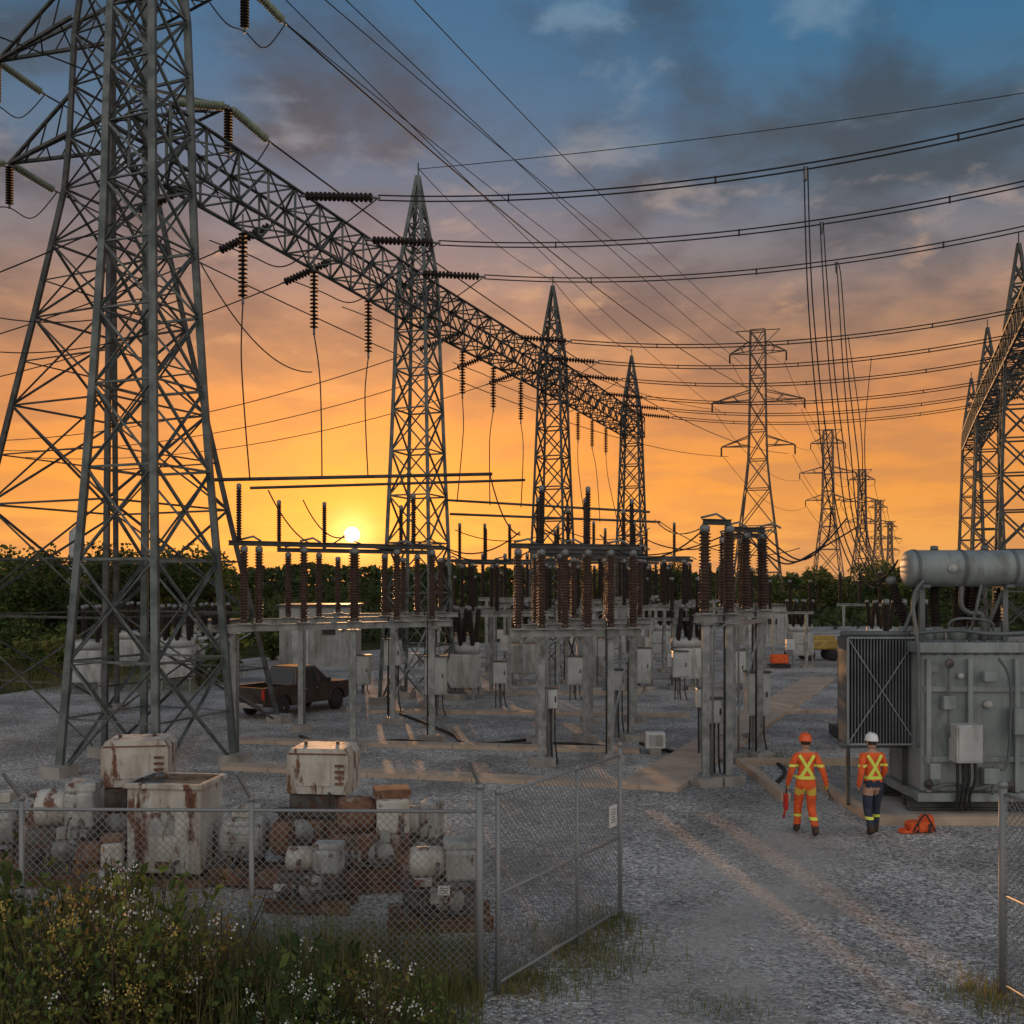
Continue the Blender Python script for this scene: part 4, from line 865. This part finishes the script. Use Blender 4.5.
# ---------------------------------------------------------------- people
def person(label,loc,rz,hat,torso,legs,stride,armL,armR,glove,dx=0.):
    r=empty('person',loc,rz,label=label,cat='person')
    s=stride; b_=s<0; s=abs(s)
    fx,rx=((.11,-.10) if b_ else (-.11,.10))
    J=[((0,0,.98),(.155,.12)),((0,.01,1.13),(.14,.11)),((0,.03,1.32),(.165,.125)),((0,.03,1.45),(.12,.09)),((0,.04,1.53),(.058,.06)),((0,.05,1.60),(.055,.06)),
     ((-.17,.03,1.43),(.08,.08)),((.17,.03,1.43),(.08,.08)),(armL[0],(.060,.060)),(armR[0],(.060,.060)),(armL[1],(.044,.044)),(armR[1],(.044,.044)),
     ((fx*.9,0,.9),(.112,.112)),((rx*.9,0,.9),(.112,.112)),
     ((fx,.17*s,.52),(.08,.08)),((rx,.03*s,.49),(.08,.08)),
     ((fx,.22*s,.1),(.062,.062)),((rx*1.1,-.30*s,.17),(.062,.062)),
     ((fx*1.15,.22*s+.15,.045),(.044,.044)),((rx*1.15,-.30*s+.13,.05),(.044,.044)),((fx,.22*s-.04,.05),(.047,.047)),((rx*1.1,-.30*s-.05,.12),(.045,.045)),
     (armL[2],(.04,.028)),(armR[2],(.04,.028))]
    E=[(0,1),(1,2),(2,3),(3,4),(4,5),(3,6),(3,7),(6,8),(7,9),(8,10),(9,11),(0,12),(0,13),(12,14),(13,15),(14,16),(15,17),(16,18),(17,19),(16,20),(17,21),(10,22),(11,23)]
    me=bpy.data.meshes.new('body'); me.from_pydata([j[0] for j in J],E,[]); o=bpy.data.objects.new('body',me); COL.objects.link(o)
    md=o.modifiers.new('s','SKIN'); sv=me.skin_vertices[0].data
    for i,j in enumerate(J): sv[i].radius=j[1]
    sv[0].use_root=True; o.modifiers.new('d','SUBSURF').levels=2; md.use_smooth_shade=True
    bpy.context.view_layer.update(); dg=bpy.context.evaluated_depsgraph_get(); nm=bpy.data.meshes.new_from_object(o.evaluated_get(dg))
    mb=MB(); mb.add([v.co.copy() for v in nm.vertices],[list(p.vertices) for p in nm.polygons],True); nb=len(mb.f)
    bvh=BVHTree.FromPolygons([V(v) for v in mb.v],mb.f)
    for k in range(nb):
        c=V((0,0,0))
        for i in mb.f[k]: c+=V(mb.v[i])
        c/=len(mb.f[k]); 
        arm=abs(c.x)>.2 and c.z<1.42
        dl=min((c-V(armL[1])).length,(c-V(armR[1])).length); dl2=min((c-V(armL[2])).length,(c-V(armR[2])).length)
        if c.z>1.5: mi=2
        elif c.z>.75 and dl2<dl: mi=3
        elif c.z<.17 or (c.z<.24 and c.y<-.15): mi=4
        elif c.z<1.0 and not arm: mi=1
        else: mi=0
        mb.mi[k]=mi
    mb.cur=2
    pr=[(.015,-.125),(.05,-.115),(.065,-.08),(.075,-.03),(.078,.02),(.074,.06),(.055,.1),(.02,.118)]
    hv0=len(mb.v); mb.lathe((0,.05,1.67),pr,16); 
    for i in range(hv0,len(mb.v)): v=mb.v[i]; mb.v[i]=(v[0],.05+(v[1]-.05)*1.22+(.01 if v[1]>.07 else 0),v[2])
    mb.tube([(0,.14,1.69),(0,.17,1.65)],[.008,.014],6)
    for sx in(-1,1): mb.tube([(sx*.08,.04,1.70),(sx*.088,.035,1.67),(sx*.08,.045,1.635)],[.012,.018,.01],6)
    mb.cur=5; 
    for sx in(-1,1): mb.box((sx*.03,.142,1.685),(.02,.01,.008))
    mb.box((0,.138,1.615),(.045,.01,.008))
    mb.cur=3
    for A,sx in((armL,-1),(armR,1)):
        p=V(A[2]); d=(V(A[2])-V(A[1])).normalized()
        for k in range(4):
            b=p+V((0,(k-1.5)*.02,0)); L_=[.06,.072,.068,.05][k]; mb.tube([b,b+d*L_*.55,b+d*L_*.9+V((-sx*.025,0,0))],[.011,.010,.008],6)
        b=p+V((0,.03,.02)); mb.tube([b,b+V((-sx*.01,.03,-.03)),b+V((-sx*.02,.035,-.055))],[.012,.011,.009],6)
    bpy.data.objects.remove(o)
    mb.build('body',[torso,legs,'skin',glove,'boot','print'],r,False)
    m2=MB(); m2.lathe((0,.033,1.66),[(.079,-.02),(.083,.02),(.08,.06)],16); m2.v=[(v[0],v[1]*1.15,v[2]) for v in m2.v]; m2.build('hair','hair',r,False)
    m2=MB(); m2.lathe((0,.0,1.71),[(.118,-.005),(.12,.005),(.108,.02),(.108,.05),(.098,.09),(.07,.12),(.03,.135),(.005,.138)],20); m2.v=[(v[0],v[1]*1.17+.05+(.03 if v[1]>.09 and v[2]<1.72 else 0),v[2]) for v in m2.v]
    m2.box((0,.05,1.845),(.02,.17,.016)); m2.build('hard_hat',hat,r,False)
    def hit(x,z,sg):
        h=bvh.ray_cast(V((x,-1*sg,z)),V((0,sg,0))); return h[0] if h[0] else None
    def ribbon(m,x0,z0,x1,z1,w,sg,n=16):
        pts=[]; dx,dz=x1-x0,z1-z0; L_=math.hypot(dx,dz); nx,nz=-dz/L_*w/2,dx/L_*w/2
        for i in range(n+1):
            t=i/n; x=x0+dx*t; z=z0+dz*t; a=hit(x-nx,z-nz,sg); b=hit(x+nx,z+nz,sg); c=hit(x,z,sg)
            if not a or not b or not c: continue
            pts.append((V((x-nx,a.y-.010*sg,z-nz)),V((x,c.y-.012*sg,z)),V((x+nx,b.y-.010*sg,z+nz))))
        for p,q in zip(pts,pts[1:]):
            m.add([p[0],p[1],q[1],q[0]],[(0,1,2,3)]); m.add([p[1],p[2],q[2],q[1]],[(0,1,2,3)])
    def ring(m,cx,cy,z,w,r0,n=24):
        P=[]
        for i in range(n+1):
            a=2*math.pi*i/n; d=V((math.cos(a),math.sin(a),0)); row=[]
            for zz in(z-w/2,z+w/2):
                h=bvh.ray_cast(V((cx,cy,zz))+d*r0,-d,r0); row.append((h[0] if h[0] else V((cx,cy,zz))+d*r0*.5)+d*.008)
            P.append(row)
        for p,q in zip(P,P[1:]): m.add([p[0],q[0],q[1],p[1]],[(0,1,2,3)])
    m2=MB()
    for sg in(1,-1):
        if sg==1: ribbon(m2,-.13,1.46,.12,1.05,.055,1); ribbon(m2,.13,1.46,-.12,1.05,.055,1)
        else: ribbon(m2,-.1,1.46,-.1,1.05,.05,-1); ribbon(m2,.1,1.46,.1,1.05,.05,-1)
    ring(m2,0,0,1.06,.055,.24); m2.build('reflective_harness','yellow',r,False)
    for a_,b2 in((14,16),(15,17)):
        ja,jb_=V(J[a_][0]),V(J[b2][0]); f_=(ja.z-.35)/(ja.z-jb_.z); c_=ja.lerp(jb_,f_)
        m2=MB(); ring(m2,c_.x,c_.y,.35,.05,.13); m2.build('trouser_stripe','yellow',r,False)
    for A,sx in((armL,-1),(armR,1)):
        m2=MB(); c=(V((sx*.17,.03,1.43))+V(A[0]))/2; ring(m2,c.x,c.y,c.z-.03,.045,.1); m2.build('sleeve_stripe','yellow',r,False)
    return r
aL=((-.27,-.03,1.17),(-.31,.05,.94),(-.315,.07,.87)); aR=((.28,-.08,1.18),(.35,-.04,.95),(.36,-.01,.88))
g=G(806,836); person('person in orange overalls with crossed yellow straps and orange hard hat, holding a red tool',(g.x,g.y,0),-.05,'hatO','orange','orange',.9,aL,aR,'glove')
g2=G(873,836); person('person in an orange shirt, dark trousers and a white hard hat, walking away',(g2.x,g2.y,0),.12,'hatW','orange','navy',-.6,((-.27,-.10,1.18),(-.29,-.06,.95),(-.29,-.03,.88)),((.26,.05,1.18),(.25,.20,1.0),(.24,.26,.96)),'skin')
hx,hy=g.x-.32,g.y+.09
tl=empty('hand_tool',(hx,hy,.4),label='red and black long hand tool held by the person in orange overalls',cat='tool')
mb=MB(); mb.tube([(hx,hy,.9),(hx-.01,hy,.74)],.016,8); mb.build('handle','black',tl); mb=MB(); mb.bbox((hx-.02,hy,.6),(.07,.12,.3),.015); mb.tube([(hx-.03,hy,.45),(hx-.05,hy+.03,.3)],.02,8); mb.build('body','red',tl)
hx2=g.x+.36; mb=MB(); mb.tube([(hx2,g.y-.02,.87),(hx2+.06,g.y-.1,.70)],.02,8); mb.box((hx2+.06,g.y-.1,.68),(.09,.05,.05)); mb.build('hammer','scrap',label='short dark hand tool in the right hand of the person in orange overalls',cat='tool')
g=G(921,832); b=empty('tool_bag',g,label='orange tool bag with black straps lying on the gravel in front of the transformer',cat='bag')
mb=MB(); mb.bbox((g.x-.02,g.y,.11),(.5,.3,.2),.07,.1); mb.bbox((g.x+.12,g.y+.05,.2),(.26,.22,.22),.07,-.3); mb.build('bag_body','orange',b)
mb=MB(); mb.tube(spline([(g.x-.2,g.y-.16,.05),(g.x-.1,g.y-.19,.25),(g.x+.05,g.y-.1,.33),(g.x+.2,g.y-.16,.05)]),.016,6); mb.build('strap','black',b)
for x in(.1,-.12): mb=MB(); mb.box((g.x+x,g.y-.155,.1),(.05,.01,.16)); mb.build('strap','black',b)
mb=MB(); mb.tube([(g.x-.32+(.13-.01*a/20)*math.cos(a*.6),g.y-.1+.1*math.sin(a*.6),.02+.0015*a) for a in range(40)],.012,6)
mb.build('coiled_rope','orange',label='orange rope coil lying beside the tool bag',cat='rope')
# ---------------------------------------------------------------- camera, sun, world
cam=bpy.data.cameras.new('camera'); co=bpy.data.objects.new('camera',cam); COL.objects.link(co); co.location=(0,0,H); co.rotation_euler=(math.pi/2,0,0)
cam.sensor_width=36; cam.lens=36*F/1024; cam.shift_y=(HY-512)/1024; cam.clip_end=6000; scn.camera=co
SDv=V((-.16,1,.0505)).normalized()
sl=bpy.data.lights.new('sun','SUN'); sl.energy=3.4; sl.angle=math.radians(.6); sl.color=(1,.50,.20); so=bpy.data.objects.new('sun',sl); COL.objects.link(so); so.rotation_mode='QUATERNION'; so.rotation_quaternion=V((0,0,1)).rotation_difference(SDv)
wd_=bpy.data.worlds.new('World'); scn.world=wd_; wd_.use_nodes=True; nt=wd_.node_tree; N=nt.nodes; L=nt.links; bg=N['Background']; bg.inputs['Strength'].default_value=1
tc=N.new('ShaderNodeTexCoord'); sep=N.new('ShaderNodeSeparateXYZ'); L.new(tc.outputs['Generated'],sep.inputs[0])
def math_(op,a,b=None,clamp=False):
    n=N.new('ShaderNodeMath'); n.operation=op; n.use_clamp=clamp
    for i,x in enumerate((a,b)):
        if x is None: continue
        if isinstance(x,(int,float)): n.inputs[i].default_value=x
        else: L.new(x,n.inputs[i])
    return n.outputs[0]
def ramp(fac,els):
    n=N.new('ShaderNodeValToRGB'); e=n.color_ramp.elements
    e[0].position=els[0][0]; e[0].color=(*els[0][1],1); e[1].position=els[-1][0]; e[1].color=(*els[-1][1],1)
    for p,c in els[1:-1]: x=e.new(p); x.color=(*c,1)
    L.new(fac,n.inputs[0]); return n.outputs[0]
def mr(v,a,b,c=0.,d=1.):
    n=N.new('ShaderNodeMapRange'); n.interpolation_type='SMOOTHSTEP'; n.inputs[1].default_value=a;n.inputs[2].default_value=b;n.inputs[3].default_value=c;n.inputs[4].default_value=d; L.new(v,n.inputs[0]); return n.outputs[0]
def mix(f,a,b,bt='MIX'):
    n=N.new('ShaderNodeMixRGB'); n.blend_type=bt
    for i,x in enumerate((f,a,b)):
        if isinstance(x,(int,float)): n.inputs[i].default_value=x
        elif isinstance(x,tuple): n.inputs[i].default_value=(*x,1)
        else: L.new(x,n.inputs[i])
    return n.outputs[0]
z=sep.outputs[2]; zc=math_('MAXIMUM',z,0.0)
clear=ramp(zc,[(0,(.62,.31,.13)),(.04,(.84,.37,.09)),(.10,(.84,.31,.055)),(.17,(.70,.26,.075)),(.24,(.44,.23,.13)),(.30,(.22,.19,.20)),(.37,(.08,.15,.23)),(.46,(.04,.145,.27)),(.7,(.03,.12,.25))])
cloudc=ramp(zc,[(0,(.55,.27,.12)),(.08,(.72,.28,.07)),(.16,(.50,.20,.08)),(.23,(.24,.14,.105)),(.29,(.11,.10,.115)),(.36,(.055,.075,.10)),(.5,(.028,.062,.10)),(.8,(.03,.05,.09))])
den=math_('ADD',zc,.17); cx=math_('DIVIDE',sep.outputs[0],den); cy=math_('DIVIDE',sep.outputs[1],den); cv=N.new('ShaderNodeCombineXYZ'); L.new(cx,cv.inputs[0]); L.new(cy,cv.inputs[1])
def noise(sc,det,rough,off=0,dist=0.):
    m=N.new('ShaderNodeMapping'); m.inputs[1].default_value=(off,off*1.7,off*.3); L.new(cv.outputs[0],m.inputs[0])
    n=N.new('ShaderNodeTexNoise'); n.inputs['Scale'].default_value=sc; n.inputs['Detail'].default_value=det; n.inputs['Roughness'].default_value=rough; n.inputs['Distortion'].default_value=dist; L.new(m.outputs[0],n.inputs[0]); return n.outputs['Fac']
n1=noise(2.6,9,.54,5.3,.2); f1=mr(n1,.40,.62)
col=mix(f1,clear,cloudc)
n2=noise(5.2,9,.56,14.3,.15); f2=math_('MULTIPLY',mr(n2,.54,.72),mr(z,.14,.32,.12,.75))
lit=ramp(zc,[(0,(.85,.45,.18)),(.16,(.88,.40,.13)),(.25,(.68,.36,.17)),(.33,(.40,.29,.25)),(.41,(.19,.24,.29)),(.5,(.14,.25,.36)),(.7,(.12,.24,.35))])
col=mix(f2,col,lit)
dot=N.new('ShaderNodeVectorMath'); dot.operation='DOT_PRODUCT'; L.new(tc.outputs['Generated'],dot.inputs[0]); dot.inputs[1].default_value=SDv; dv=math_('MAXIMUM',dot.outputs['Value'],0.0)
g1=math_('POWER',dv,22.); g2_=math_('POWER',dv,160.); g3=math_('POWER',dv,4500.); g4=mr(dv,.999968,.999986)
col=mix(1.,col,mix(1.,(.20,.045,.0),g1,'MULTIPLY'),'ADD')
col=mix(1.,col,mix(1.,(.20,.11,.01),g2_,'MULTIPLY'),'ADD')
col=mix(1.,col,mix(1.,(1.0,.62,.22),g3,'MULTIPLY'),'ADD')
col=mix(1.,col,mix(1.,(16.,11.,6.),g4,'MULTIPLY'),'ADD')
back=ramp(zc,[(0,(1.02,.89,.77)),(.2,(.97,.88,.80)),(.5,(.66,.65,.65)),(1,(.38,.41,.45))])  # unseen sky behind the camera, brightened as added fill light on the foreground
fb=mr(sep.outputs[1],.12,-.45); col=mix(fb,col,back)
sky=N.new('ShaderNodeTexSky'); sky.sky_type='NISHITA'; sky.sun_disc=False; sky.sun_elevation=math.radians(2.9); sky.sun_rotation=math.atan2(SDv.x,SDv.y); sky.air_density=1.2; sky.dust_density=2
sk=mix(1.,sky.outputs[0],(.012,.012,.012),'MULTIPLY'); col=mix(1.,col,sk,'ADD')
L.new(col,bg.inputs['Color'])
scn.view_settings.view_transform='Standard'; scn.view_settings.look='None'; scn.view_settings.exposure=0
print('done',len(bpy.data.objects))
